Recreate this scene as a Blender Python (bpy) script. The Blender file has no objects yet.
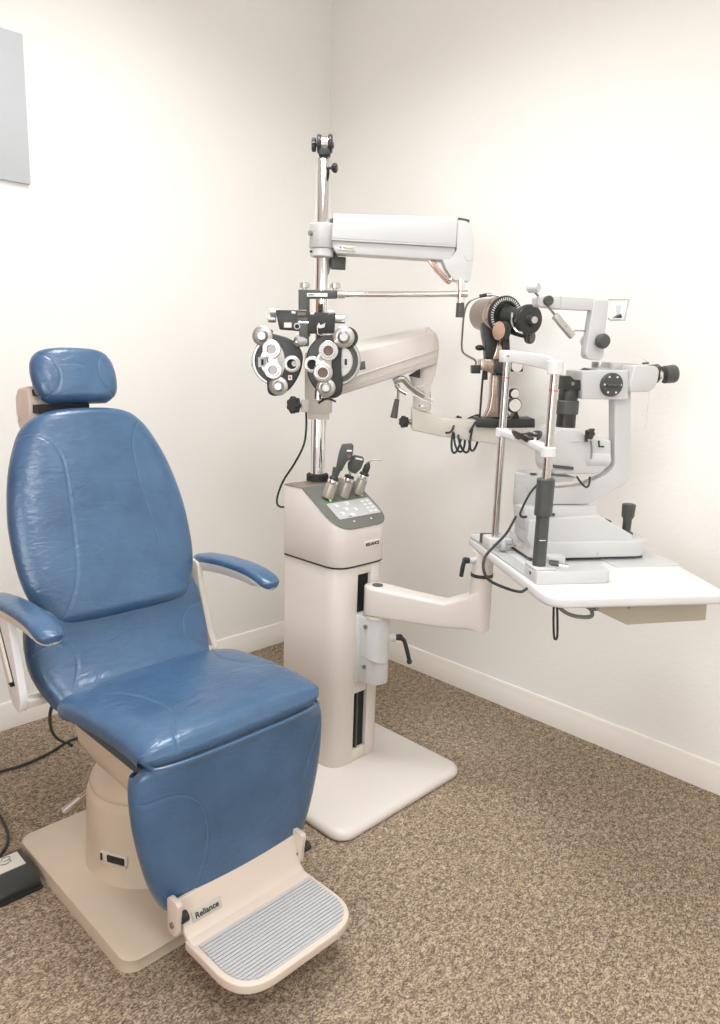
import bpy, bmesh, math, random
import numpy as np
from mathutils import Matrix, Vector
from mathutils.bvhtree import BVHTree
R = math.radians
SC = bpy.context.scene
COL = SC.collection
random.seed(7)

# ------------------------------------------------------------------ camera
cam_d = bpy.data.cameras.new('camera')
cam = bpy.data.objects.new('camera', cam_d)
COL.objects.link(cam)
cam_d.sensor_fit = 'VERTICAL'
cam_d.sensor_height = 36.0
cam_d.lens = 36.0 * 750.0 / 1024.0
cam_d.clip_start = 0.02
rt, up, fw = Vector((0.70059, -0.71280, 0.03291)), Vector((0.12461, 0.16767, 0.97793)), Vector((0.69779, 0.68504, -0.20790))
fw.normalize()
rt = (rt - fw * rt.dot(fw)).normalized()
up = rt.cross(fw)
cam.matrix_world = Matrix(((rt.x, up.x, -fw.x, 0), (rt.y, up.y, -fw.y, 0), (rt.z, up.z, -fw.z, 1.26), (0, 0, 0, 1)))
SC.camera = cam

# ------------------------------------------------------------------ world, light, exposure
w = bpy.data.worlds.new('world')
SC.world = w
w.use_nodes = True
w.node_tree.nodes['Background'].inputs[0].default_value = (1.0, 0.97, 0.93, 1)
w.node_tree.nodes['Background'].inputs[1].default_value = 0.25
SC.view_settings.view_transform = 'Standard'
SC.view_settings.look = 'None'
SC.view_settings.gamma = 1.0
SC.view_settings.use_curve_mapping = False
SC.view_settings.exposure = -0.22
CEIL = 2.74
LIGHTS = [  # ceiling troffers: x, y, size x, size y, watts
    (1.05, 1.34, 0.58, 0.90, 21.0, (0.94, 0.965, 1.0)),
    (0.00, -0.45, 0.58, 1.18, 30.0, (0.94, 0.965, 1.0)),
    (1.35, -0.55, 0.58, 1.18, 5.0, (0.94, 0.965, 1.0)),
]
FILL_W = 26.0   # added side fill lamp, set in front of a made-up window
ld = bpy.data.lights.new('added_side_fill', 'AREA')
ld.shape = 'RECTANGLE'; ld.size = 1.30; ld.size_y = 1.20; ld.energy = FILL_W; ld.color = (0.93, 0.965, 1.0)
lo = bpy.data.objects.new('added_side_fill', ld)
COL.objects.link(lo)
lo.location = (-1.24, 0.10, 1.50)
lo.rotation_euler = (0, R(-90), 0)
for lx, ly, sx, sy, wt, c in LIGHTS:
    ld = bpy.data.lights.new('ceiling_light_lamp', 'AREA')
    ld.shape = 'RECTANGLE'
    ld.size, ld.size_y, ld.energy, ld.color = sx, sy, wt, c
    ld.spread = R(140) if lx > 0.5 and ly > 0 else R(165)
    lo = bpy.data.objects.new('ceiling_light_lamp', ld)
    COL.objects.link(lo)
    lo.location = (lx, ly, CEIL - 0.035)

# ------------------------------------------------------------------ materials
def lin(c):
    return tuple((v / 255 / 12.92) if v / 255 <= 0.04045 else ((v / 255 + 0.055) / 1.055) ** 2.4 for v in c) + (1,)

def new_mat(name):
    m = bpy.data.materials.new(name)
    m.use_nodes = True
    return m, m.node_tree, m.node_tree.nodes['Principled BSDF']

def mat(name, rgb, rough=0.5, metal=0.0, spec=0.5, bump=0.0, bscale=200.0, vary=0.0, vscale=6.0, coat=0.0):
    m, nt, b = new_mat(name)
    c = lin(rgb)
    b.inputs['Base Color'].default_value = c
    b.inputs['Roughness'].default_value = rough
    b.inputs['Metallic'].default_value = metal
    b.inputs['Specular IOR Level'].default_value = spec
    b.inputs['Coat Weight'].default_value = coat
    tc = nt.nodes.new('ShaderNodeTexCoord')
    if vary > 0:
        n = nt.nodes.new('ShaderNodeTexNoise')
        n.inputs['Scale'].default_value = vscale
        n.inputs['Detail'].default_value = 5
        nt.links.new(tc.outputs['Object'], n.inputs['Vector'])
        r = nt.nodes.new('ShaderNodeValToRGB')
        r.color_ramp.elements[0].position = 0.35
        r.color_ramp.elements[1].position = 0.65
        r.color_ramp.elements[0].color = tuple(v * (1 - vary) for v in c[:3]) + (1,)
        r.color_ramp.elements[1].color = tuple(min(1, v * (1 + vary)) for v in c[:3]) + (1,)
        nt.links.new(n.outputs['Fac'], r.inputs['Fac'])
        nt.links.new(r.outputs['Color'], b.inputs['Base Color'])
    if bump > 0:
        n = nt.nodes.new('ShaderNodeTexNoise')
        n.inputs['Scale'].default_value = bscale
        n.inputs['Detail'].default_value = 3
        nt.links.new(tc.outputs['Object'], n.inputs['Vector'])
        bp = nt.nodes.new('ShaderNodeBump')
        bp.inputs['Strength'].default_value = bump
        bp.inputs['Distance'].default_value = 0.002
        nt.links.new(n.outputs['Fac'], bp.inputs['Height'])
        nt.links.new(bp.outputs['Normal'], b.inputs['Normal'])
    return m

WALL = mat('wall_paint', (248, 246, 241), 0.85, spec=0.2, bump=0.35, bscale=90, vary=0.012, vscale=1.5)
CEILM = mat('ceiling_paint', (244, 242, 238), 0.9, spec=0.1, bump=0.5, bscale=60)
TRIM = mat('trim_paint', (240, 235, 226), 0.45, spec=0.4, vary=0.01)
WOOD = mat('orange_wood', (178, 102, 50), 0.4, vary=0.2, vscale=9)
CREAM = mat('cream_enamel', (221, 213, 206), 0.32, vary=0.015, vscale=4, bump=0.06, bscale=500)
CREAM_D = mat('cream_casting', (218, 212, 200), 0.4, vary=0.02, vscale=4, bump=0.1, bscale=400)
BEIGE = mat('beige_chair_enamel', (212, 197, 176), 0.38, vary=0.04, vscale=5, bump=0.1, bscale=300)
TAUPE = mat('taupe_enamel', (214, 198, 184), 0.33, vary=0.03, vscale=5, bump=0.05, bscale=300)
WHITE = mat('white_laminate', (226, 225, 224), 0.3, vary=0.006)
INSTR = mat('instrument_white', (206, 206, 205), 0.35, vary=0.01)
INSTR_G = mat('instrument_grey', (190, 191, 188), 0.4, vary=0.02)
CHROME = mat('chrome', (238, 238, 238), 0.07, metal=1.0, vary=0.01)
STEEL = mat('brushed_steel', (205, 203, 200), 0.18, metal=1.0, vary=0.01, vscale=10)
ALU = mat('satin_aluminium', (180, 179, 176), 0.3, metal=0.9, vary=0.03, vscale=60)
ALU_L = mat('pale_aluminium', (200, 198, 195), 0.28, metal=0.75, vary=0.02, vscale=60)
BLACK = mat('black_plastic', (46, 48, 46), 0.38, vary=0.05, vscale=20)
DARK = mat('charcoal_plastic', (76, 78, 75), 0.45, vary=0.04, vscale=20)
RUBBER = mat('black_rubber', (38, 40, 38), 0.6, vary=0.05, vscale=30)
HOLE = mat('dark_recess', (18, 22, 20), 0.7, vary=0.1)
CABLE = mat('cable_black', (44, 48, 47), 0.5, vary=0.05)
CABLEG = mat('cable_grey', (120, 124, 116), 0.5, vary=0.05)
COPPER = mat('copper_reflecting_metal', (206, 172, 154), 0.25, metal=0.85, vary=0.03)
PINKM = mat('rosy_grey_metal', (184, 166, 154), 0.2, metal=0.85, vary=0.04, vscale=15)
PANELG = mat('slate_panel', (104, 106, 100), 0.35, vary=0.03, vscale=10)
PANELB = mat('brown_grey_top', (128, 114, 102), 0.35, vary=0.03, vscale=10)
KEYP = mat('keypad_silver', (196, 196, 196), 0.35, metal=0.2, vary=0.02)
KEYL = mat('keypad_key', (226, 226, 226), 0.4)
INK = mat('ink', (40, 40, 42), 0.6)
INKW = mat('white_ink', (235, 235, 230), 0.5)
REDM = mat('red_mark', (214, 60, 56), 0.5)
BADGE = mat('badge_silver', (206, 202, 192), 0.35, metal=0.3, vary=0.02)
LABELM = mat('label_paper', (226, 222, 212), 0.6, vary=0.02)
TANBOX = mat('tan_steel_box', (188, 180, 160), 0.45, vary=0.03)
WPANEL = mat('pale_blue_grey_panel', (196, 200, 203), 0.55, vary=0.01)
BOLT = mat('bolt_steel', (150, 148, 140), 0.3, metal=0.9)
LENSG = mat('lens_glass_dark', (120, 98, 88), 0.08, metal=0.0, spec=0.8, coat=0.5)
GLINT = mat('coated_glass', (206, 198, 190), 0.1, metal=0.2, spec=0.8)

def emis(name, rgb, s):
    m, nt, b = new_mat(name)
    b.inputs['Base Color'].default_value = lin(rgb)
    b.inputs['Emission Color'].default_value = lin(rgb)
    b.inputs['Emission Strength'].default_value = s
    return m
LED = emis('green_led', (120, 235, 90), 1.0)
DIFF = emis('troffer_diffuser', (255, 250, 238), 1.6)

def clear_mat():
    m, nt, b = new_mat('clear_acrylic')
    b.inputs['Base Color'].default_value = (1, 1, 1, 1)
    b.inputs['Roughness'].default_value = 0.03
    b.inputs['IOR'].default_value = 1.25
    b.inputs['Transmission Weight'].default_value = 1.0
    return m
CLEAR = clear_mat()

def leather():
    m, nt, b = new_mat('blue_vinyl')
    tc = nt.nodes.new('ShaderNodeTexCoord')
    n1 = nt.nodes.new('ShaderNodeTexNoise'); n1.inputs['Scale'].default_value = 7; n1.inputs['Detail'].default_value = 8
    n1.inputs['Roughness'].default_value = 0.65
    nt.links.new(tc.outputs['Object'], n1.inputs['Vector'])
    r = nt.nodes.new('ShaderNodeValToRGB')
    r.color_ramp.elements[0].position = 0.3; r.color_ramp.elements[0].color = lin((54, 84, 116))
    r.color_ramp.elements[1].position = 0.72; r.color_ramp.elements[1].color = lin((74, 107, 141))
    nt.links.new(n1.outputs['Fac'], r.inputs['Fac'])
    nt.links.new(r.outputs['Color'], b.inputs['Base Color'])
    b.inputs['Roughness'].default_value = 0.29
    b.inputs['Specular IOR Level'].default_value = 0.7
    # hide wrinkles: stretched noise, and fine grain
    mp = nt.nodes.new('ShaderNodeMapping'); mp.inputs['Scale'].default_value = (1.0, 2.2, 2.6); mp.inputs['Rotation'].default_value = (0.3, 0.5, 0.4)
    nt.links.new(tc.outputs['Object'], mp.inputs['Vector'])
    n2 = nt.nodes.new('ShaderNodeTexNoise'); n2.inputs['Scale'].default_value = 16; n2.inputs['Detail'].default_value = 6; n2.inputs['Distortion'].default_value = 1.3
    nt.links.new(mp.outputs['Vector'], n2.inputs['Vector'])
    n3 = nt.nodes.new('ShaderNodeTexNoise'); n3.inputs['Scale'].default_value = 350; n3.inputs['Detail'].default_value = 2
    nt.links.new(tc.outputs['Object'], n3.inputs['Vector'])
    b1 = nt.nodes.new('ShaderNodeBump'); b1.inputs['Strength'].default_value = 0.5; b1.inputs['Distance'].default_value = 0.004
    b2 = nt.nodes.new('ShaderNodeBump'); b2.inputs['Strength'].default_value = 0.12; b2.inputs['Distance'].default_value = 0.001
    nt.links.new(n2.outputs['Fac'], b1.inputs['Height'])
    nt.links.new(n3.outputs['Fac'], b2.inputs['Height'])
    nt.links.new(b1.outputs['Normal'], b2.inputs['Normal'])
    nt.links.new(b2.outputs['Normal'], b.inputs['Normal'])
    return m
BLUE = leather()
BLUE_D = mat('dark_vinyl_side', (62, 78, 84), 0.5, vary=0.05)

def carpet():
    m, nt, b = new_mat('carpet')
    tc = nt.nodes.new('ShaderNodeTexCoord')
    mp = nt.nodes.new('ShaderNodeMapping'); mp.inputs['Scale'].default_value = (1.0, 1.45, 1.0); mp.inputs['Rotation'].default_value = (0, 0, 0.12)
    nt.links.new(tc.outputs['Object'], mp.inputs['Vector'])
    v = nt.nodes.new('ShaderNodeTexVoronoi'); v.inputs['Scale'].default_value = 240; v.inputs['Randomness'].default_value = 1
    nt.links.new(mp.outputs['Vector'], v.inputs['Vector'])
    sp = nt.nodes.new('ShaderNodeSeparateColor')
    nt.links.new(v.outputs['Color'], sp.inputs['Color'])
    n0 = nt.nodes.new('ShaderNodeTexNoise'); n0.inputs['Scale'].default_value = 60; n0.inputs['Detail'].default_value = 4
    nt.links.new(tc.outputs['Object'], n0.inputs['Vector'])
    ad = nt.nodes.new('ShaderNodeMath'); ad.operation = 'MULTIPLY_ADD'
    nt.links.new(n0.outputs['Fac'], ad.inputs[0]); ad.inputs[1].default_value = 0.9
    mm = nt.nodes.new('ShaderNodeMath'); mm.operation = 'MULTIPLY_ADD'
    nt.links.new(sp.outputs['Red'], mm.inputs[0]); mm.inputs[1].default_value = 0.75; mm.inputs[2].default_value = -0.33
    nt.links.new(mm.outputs[0], ad.inputs[2])
    r = nt.nodes.new('ShaderNodeValToRGB')
    e = r.color_ramp.elements
    e[0].position = 0.05; e[0].color = lin((104, 93, 81))
    e[1].position = 0.95; e[1].color = lin((204, 188, 164))
    for p_, c_ in ((0.28, (130, 115, 99)), (0.5, (156, 138, 118)), (0.72, (182, 162, 138))):
        x = e.new(p_); x.color = lin(c_)
    nt.links.new(ad.outputs[0], r.inputs['Fac'])
    nl = nt.nodes.new('ShaderNodeTexNoise'); nl.inputs['Scale'].default_value = 1.3; nl.inputs['Detail'].default_value = 2
    nt.links.new(tc.outputs['Object'], nl.inputs['Vector'])
    rl = nt.nodes.new('ShaderNodeMapRange'); rl.inputs[1].default_value = 0.3; rl.inputs[2].default_value = 0.7; rl.inputs[3].default_value = 0.93; rl.inputs[4].default_value = 1.05
    nt.links.new(nl.outputs['Fac'], rl.inputs[0])
    mx = nt.nodes.new('ShaderNodeMix'); mx.data_type = 'RGBA'; mx.blend_type = 'MULTIPLY'; mx.inputs[0].default_value = 1
    nt.links.new(r.outputs['Color'], mx.inputs[6]); nt.links.new(rl.outputs[0], mx.inputs[7])
    nt.links.new(mx.outputs[2], b.inputs['Base Color'])
    b.inputs['Roughness'].default_value = 0.95
    b.inputs['Specular IOR Level'].default_value = 0.1
    bp = nt.nodes.new('ShaderNodeBump'); bp.inputs['Strength'].default_value = 0.9; bp.inputs['Distance'].default_value = 0.006
    nt.links.new(ad.outputs[0], bp.inputs['Height'])
    nt.links.new(bp.outputs['Normal'], b.inputs['Normal'])
    return m
CARPET = carpet()

# ------------------------------------------------------------------ frames and builders
def frame(o, deg=0.0):
    return Matrix.Translation(Vector(o)) @ Matrix.Rotation(R(deg), 4, 'Z')
W = Matrix.Identity(4)
T = frame((1.35, 0.783, 0), -34)       # instrument table: x along the optical axis, y away from its near edge
G = frame((1.528, 1.688, 0), -45.1)    # pole: x along the phoropter arm
CH = frame((0.823, 1.48, 0), 0)        # chair

def empty(name, loc, label, cat, group=None, deg=0.0):
    o = bpy.data.objects.new(name, None)
    COL.objects.link(o)
    o.empty_display_size = 0.1
    o.location = loc
    o.rotation_euler = (0, 0, R(deg))
    o['label'] = label; o['category'] = cat
    if group: o['group'] = group
    return o

def root_matrix(o):
    while o.parent: o = o.parent
    return Matrix.Translation(o.location) @ Matrix.Rotation(o.rotation_euler.z, 4, 'Z')

def obj(name, bm, m, parent=None, bevel=0.0, seg=2, smooth=True, label=None, angle=35, root_at=None, weld=True):
    """link one mesh object; the bmesh is in world coordinates"""
    if weld: bmesh.ops.remove_doubles(bm, verts=bm.verts, dist=1e-6)
    bmesh.ops.recalc_face_normals(bm, faces=bm.faces)
    if bevel > 0:
        es = [e for e in bm.edges if len(e.link_faces) == 2 and e.calc_face_angle(0) > R(angle)]
        bmesh.ops.bevel(bm, geom=es, offset=bevel, segments=seg, profile=0.5, affect='EDGES', clamp_overlap=True)
    if parent is not None:
        bm.transform(root_matrix(parent).inverted())
    elif root_at is not None:
        bm.transform(Matrix.Translation(Vector(root_at)).inverted())
    me = bpy.data.meshes.new(name)
    bm.to_mesh(me); bm.free()
    me.materials.append(m)
    if smooth:
        me.polygons.foreach_set('use_smooth', [True] * len(me.polygons))
        me.set_sharp_from_angle(angle=R(40))
    o = bpy.data.objects.new(name, me)
    COL.objects.link(o)
    if parent is not None: o.parent = parent
    elif root_at is not None: o.location = root_at
    if label: o['label'] = label
    return o

def tag(o, label, cat, group=None):
    o['label'] = label; o['category'] = cat
    if group: o['group'] = group
    return o

def NB(): return bmesh.new()

def box(bm, M, x0, x1, y0, y1, z0, z1):
    v = [bm.verts.new(M @ Vector(c)) for c in ((x0, y0, z0), (x1, y0, z0), (x1, y1, z0), (x0, y1, z0), (x0, y0, z1), (x1, y0, z1), (x1, y1, z1), (x0, y1, z1))]
    for f in ((0, 3, 2, 1), (4, 5, 6, 7), (0, 1, 5, 4), (1, 2, 6, 5), (2, 3, 7, 6), (3, 0, 4, 7)):
        bm.faces.new([v[i] for i in f])
    return v

def ext(bm, M, poly, k, c0, c1):
    """polygon given in the two axes other than k, extruded along k from c0 to c1"""
    def P(q, c):
        l = list(q); l.insert(k, c); return M @ Vector(l)
    a = [bm.verts.new(P(q, c0)) for q in poly]; b = [bm.verts.new(P(q, c1)) for q in poly]
    n = len(poly)
    bm.faces.new(a); bm.faces.new(b[::-1])
    for i in range(n): bm.faces.new((a[i], b[i], b[(i + 1) % n], a[(i + 1) % n]))

def rrect(x0, x1, y0, y1, r, n=6):
    out = []
    for cx, cy, a0 in ((x1 - r, y1 - r, 0), (x0 + r, y1 - r, 90), (x0 + r, y0 + r, 180), (x1 - r, y0 + r, 270)):
        for i in range(n + 1):
            a = R(a0 + 90 * i / n); out.append((cx + r * math.cos(a), cy + r * math.sin(a)))
    return out

def roundpoly(poly, rad, n=5):
    out = []; L = len(poly)
    for i in range(L):
        p = Vector(poly[i]); a = Vector(poly[i - 1]) - p; b = Vector(poly[(i + 1) % L]) - p
        r = rad[i] if isinstance(rad, (list, tuple)) else rad
        if r <= 0: out.append(tuple(p)); continue
        d = min(r, a.length * 0.49, b.length * 0.49)
        s, e = p + a.normalized() * d, p + b.normalized() * d
        for j in range(n + 1):
            t = j / n; out.append(tuple((1 - t) ** 2 * s + 2 * t * (1 - t) * p + t * t * e))
    return out

def basis(d):
    d = d.normalized()
    h = Vector((0, 0, 1)) if abs(d.z) < 0.95 else Vector((1, 0, 0))
    x = h.cross(d).normalized(); return x, d.cross(x), d

def lathe(bm, M, p0, d, prof, seg=32, cap=True):
    """prof: (distance along d, radius)"""
    p0 = M @ Vector(p0); d = (M.to_3x3() @ Vector(d)).normalized()
    x, y, z = basis(d); rings = []
    for t, r in prof:
        if r < 1e-6: rings.append([bm.verts.new(p0 + z * t)]); continue
        rings.append([bm.verts.new(p0 + z * t + (x * math.cos(2 * math.pi * i / seg) + y * math.sin(2 * math.pi * i / seg)) * r) for i in range(seg)])
    for a, b in zip(rings, rings[1:]):
        for i in range(seg):
            j = (i + 1) % seg
            if len(a) == 1 and len(b) == 1: continue
            if len(a) == 1: bm.faces.new((a[0], b[i], b[j]))
            elif len(b) == 1: bm.faces.new((a[i], a[j], b[0]))
            else: bm.faces.new((a[i], a[j], b[j], b[i]))
    if cap:
        for rg in (rings[0], rings[-1]):
            if len(rg) > 2: bm.faces.new(rg)

def cyl(bm, M, a, b, r, r1=None, seg=24, ch=0.0):
    a, b = Vector(a), Vector(b); L = (b - a).length; r1 = r if r1 is None else r1
    if ch > 0: lathe(bm, M, a, b - a, [(0, r - ch), (ch, r), (L - ch, r1), (L, r1 - ch)], seg)
    else: lathe(bm, M, a, b - a, [(0, r), (L, r1)], seg)

def spline(pts, n=8, closed=False):
    P = [Vector(p) for p in pts]; L = len(P); out = []
    rng = range(L) if closed else range(L - 1)
    for i in rng:
        if closed: a, b, c, d = P[i - 1], P[i], P[(i + 1) % L], P[(i + 2) % L]
        else: a, b, c, d = P[max(i - 1, 0)], P[i], P[i + 1], P[min(i + 2, L - 1)]
        for j in range(n):
            t = j / n
            out.append(0.5 * ((2 * b) + (c - a) * t + (2 * a - 5 * b + 4 * c - d) * t * t + (3 * b - a - 3 * c + d) * t ** 3))
    if not closed: out.append(P[-1])
    return out

def tube(bm, M, pts, r, seg=10, n=8, smooth=True, closed=False):
    P = spline(pts, n, closed) if smooth else [Vector(p) for p in pts]
    P = [M @ p for p in P]; L = len(P); rings = []
    prev = None
    for i, p in enumerate(P):
        if closed: t = P[(i + 1) % L] - P[i - 1]
        else: t = P[min(i + 1, L - 1)] - P[max(i - 1, 0)]
        t.normalize()
        if prev is None: x, y, _ = basis(t)
        else:
            x = (prev - t * prev.dot(t)).normalized(); y = t.cross(x)
        prev = x
        rings.append([bm.verts.new(p + (x * math.cos(2 * math.pi * k / seg) + y * math.sin(2 * math.pi * k / seg)) * r) for k in range(seg)])
    prs = list(zip(rings, rings[1:])) + ([(rings[-1], rings[0])] if closed else [])
    for a, b in prs:
        for k in range(seg): bm.faces.new((a[k], a[(k + 1) % seg], b[(k + 1) % seg], b[k]))
    if not closed: bm.faces.new(rings[0]); bm.faces.new(rings[-1])

def ball(bm, M, c, r, sx=1, sy=1, sz=1, seg=20):
    bmesh.ops.create_uvsphere(bm, u_segments=seg, v_segments=seg // 2 + 2, radius=r, matrix=M @ Matrix.Translation(Vector(c)) @ Matrix.Diagonal((sx, sy, sz, 1)))

def knurl(bm, M, p0, d, L, r, lobes=7, depth=0.12, seg=56):
    """lobed hand knob"""
    p0 = M @ Vector(p0); d = (M.to_3x3() @ Vector(d)).normalized(); x, y, z = basis(d)
    rings = []
    for t, k in ((0, 0.82), (L * 0.18, 1), (L * 0.8, 1), (L, 0.8)):
        rg = []
        for i in range(seg):
            a = 2 * math.pi * i / seg; rr = r * k * (1 + depth * math.cos(lobes * a))
            rg.append(bm.verts.new(p0 + z * t + (x * math.cos(a) + y * math.sin(a)) * rr))
        rings.append(rg)
    for a, b in zip(rings, rings[1:]):
        for i in range(seg): bm.faces.new((a[i], a[(i + 1) % seg], b[(i + 1) % seg], b[i]))
    bm.faces.new(rings[0]); bm.faces.new(rings[-1])

def text(s, M, size, m, name, parent, extrude=0.0006, label=None, sx=1.0, bold=0.0):
    """lettering lying in the x-y plane of matrix M (centred)"""
    cu = bpy.data.curves.new(name, 'FONT'); cu.body = s; cu.size = size; cu.extrude = extrude
    cu.align_x = 'CENTER'; cu.align_y = 'CENTER'; cu.offset = bold
    to = bpy.data.objects.new('t', cu)
    me = bpy.data.meshes.new_from_object(to)
    bm = NB(); bm.from_mesh(me)
    bpy.data.objects.remove(to); bpy.data.curves.remove(cu); bpy.data.meshes.remove(me)
    bm.transform(M @ Matrix.Diagonal((sx, 1, 1, 1)))
    return obj(name, bm, m, parent, smooth=False, label=label)

def spl2(pts, n=6):
    """smooth closed outline through plane points"""
    return [(q.x, q.y) for q in spline([(a, c, 0) for a, c in pts], n, True)]

def plane_matrix(o, ex, ey):
    ex = Vector(ex).normalized(); ey = Vector(ey); ey = (ey - ex * ey.dot(ex)).normalized(); ez = ex.cross(ey)
    return Matrix(((ex.x, ey.x, ez.x, o[0]), (ex.y, ey.y, ez.y, o[1]), (ex.z, ey.z, ez.z, o[2]), (0, 0, 0, 1)))

# ------------------------------------------------------------------ the room
def struct(name, bm, m, **k):
    o = obj(name, bm, m, **k); o['kind'] = 'structure'; return o
CX, CY = 2.227, 2.426
X0, Y0 = -1.30, -1.50
b = NB(); box(b, W, X0 - 0.1, CX + 0.1, Y0 - 0.1, CY + 0.1, -0.1, 0); struct('floor', b, CARPET, smooth=False)
b = NB(); box(b, W, X0 - 0.1, CX + 0.1, Y0 - 0.1, CY + 0.1, CEIL, CEIL + 0.1); struct('ceiling', b, CEILM, smooth=False)
b = NB(); box(b, W, X0 - 0.1, CX + 0.1, CY, CY + 0.1, 0, CEIL); struct('wall_back', b, WALL, smooth=False)
b = NB(); box(b, W, CX, CX + 0.1, Y0, CY, 0, CEIL); struct('wall_right', b, WALL, smooth=False)
b = NB(); box(b, W, X0 - 0.1, X0, Y0, CY, 0, CEIL); struct('wall_left', b, WALL, smooth=False)
b = NB(); box(b, W, X0 - 0.1, CX + 0.1, Y0 - 0.1, Y0, 0, CEIL); struct('wall_front', b, WALL, smooth=False)
# baseboards with a moulded top
prof = [(0, 0), (0.013, 0), (0.013, 0.062), (0.0095, 0.068), (0.0095, 0.080), (0.005, 0.0895), (0, 0.091)]
b = NB(); ext(b, W, [(CY - a, z) for a, z in prof], 0, 0.06, CX); struct('baseboard_back', b, TRIM)
b = NB(); ext(b, W, [(CX - a, z) for a, z in prof], 1, Y0, CY - 0.0); struct('baseboard_right', b, TRIM)
b = NB(); ext(b, W, [(X0 + a, z) for a, z in prof], 1, Y0, 0.95); struct('baseboard_left', b, TRIM)
# unseen wooden door added in the left wall, for orange in the chrome
b = NB(); box(b, W, X0, X0 + 0.04, 1.02, 1.86, 0.005, 2.05)
d = struct('unseen_door', b, WOOD, bevel=0.004)
b = NB(); lathe(b, W, (X0 + 0.04, 1.10, 0.95), (1, 0, 0), [(0, 0.026), (0.006, 0.026), (0.008, 0.012), (0.035, 0.012), (0.045, 0.026), (0.06, 0.028), (0.07, 0.018), (0.072, 0)])
obj('door_handle', b, CHROME, d)
b = NB()
box(b, W, X0, X0 + 0.05, 0.95, 1.02, 0, 2.12); box(b, W, X0, X0 + 0.05, 1.86, 1.93, 0, 2.12); box(b, W, X0, X0 + 0.05, 1.02, 1.86, 2.05, 2.12)
struct('trim_1', b, WOOD, weld=False)  # casing of the added door
for (lx, ly, sx, sy, wt, c), lb in zip(LIGHTS, ('square recessed ceiling light panel above the blue exam chair', 'long recessed ceiling light panel behind the camera', 'long recessed ceiling light panel by the right wall')):
    t = empty('ceiling_light', (lx, ly, CEIL), lb, 'ceiling light')
    b = NB(); hx, hy = sx / 2, sy / 2
    for q in ((-hx - 0.03, hx + 0.03, -hy - 0.03, -hy), (-hx - 0.03, hx + 0.03, hy, hy + 0.03), (-hx - 0.03, -hx, -hy, hy), (hx, hx + 0.03, -hy, hy)):
        box(b, W, lx + q[0], lx + q[1], ly + q[2], ly + q[3], CEIL - 0.022, CEIL - 0.0005)
    obj('frame', b, TRIM, t, weld=False)
    b = NB(); box(b, W, lx - hx, lx + hx, ly - hy, ly + hy, CEIL - 0.018, CEIL - 0.002)
    obj('diffuser', b, DIFF, t)
# invented wooden closet, out of view, added to reflect orange in the chrome
b = NB(); box(b, W, X0, 0.06, 1.98, CY, 0.005, CEIL - 0.002)
d2 = struct('added_closet', b, WOOD, bevel=0.004)
for k in range(3):
    xa = X0 + 0.02 + k * 0.447
    b = NB(); box(b, W, xa, xa + 0.437, 1.962, 1.981, 0.06, 2.66); dl_ = obj('closet_door', b, WOOD, d2, bevel=0.003)
    b = NB(); cyl(b, W, (xa + 0.40, 1.962, 1.05), (xa + 0.40, 1.935, 1.05), 0.014, 0.018); obj('door_knob', b, CHROME, dl_)
# made-up window, unseen, dressing the added fill lamp on the left wall
b = NB()
wy0, wy1, wz0, wz1 = -0.55, 0.75, 0.90, 2.10
for q in ((wy0 - 0.06, wy0, wz0 - 0.06, wz1 + 0.06), (wy1, wy1 + 0.06, wz0 - 0.06, wz1 + 0.06), (wy0, wy1, wz0 - 0.06, wz0), (wy0, wy1, wz1, wz1 + 0.06), ((wy0 + wy1) / 2 - 0.02, (wy0 + wy1) / 2 + 0.02, wz0, wz1)):
    box(b, W, X0 + 0.001, X0 + 0.035, q[0], q[1], q[2], q[3])
wn = struct('added_window', b, TRIM, weld=False)
b = NB(); box(b, W, X0 + 0.004, X0 + 0.012, wy0, wy1, wz0, wz1); obj('glowing_fill_pane', b, emis('fill_pane_glow', (240, 246, 255), 1.2), wn)  # invented pane, glows as extra fill
# flat pale panel on the back wall
b = NB(); box(b, W, 0.62, 1.001, CY - 0.012, CY - 0.0005, 1.723, 2.131)
tag(obj('wall_panel', b, WPANEL, bevel=0.002, root_at=(0.81, CY - 0.006, 1.723)), 'flat pale blue-grey panel hung high on the left wall', 'wall panel')

# ------------------------------------------------------------------ the blue examination chair
CC = 0.838
SEAM_M = mat('seam_thread', (82, 114, 147), 0.35, vary=0.03)
BC = 0.823
SC_ = 0.846
def interp(x, xs, ys): return float(np.interp(x, xs, ys))
def pchip(xs, ys, n=200):
    pts = spline([(a, b_, 0) for a, b_ in zip(xs, ys)], 24)
    X = [q.x for q in pts]; Y = [q.y for q in pts]
    return X, Y

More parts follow.
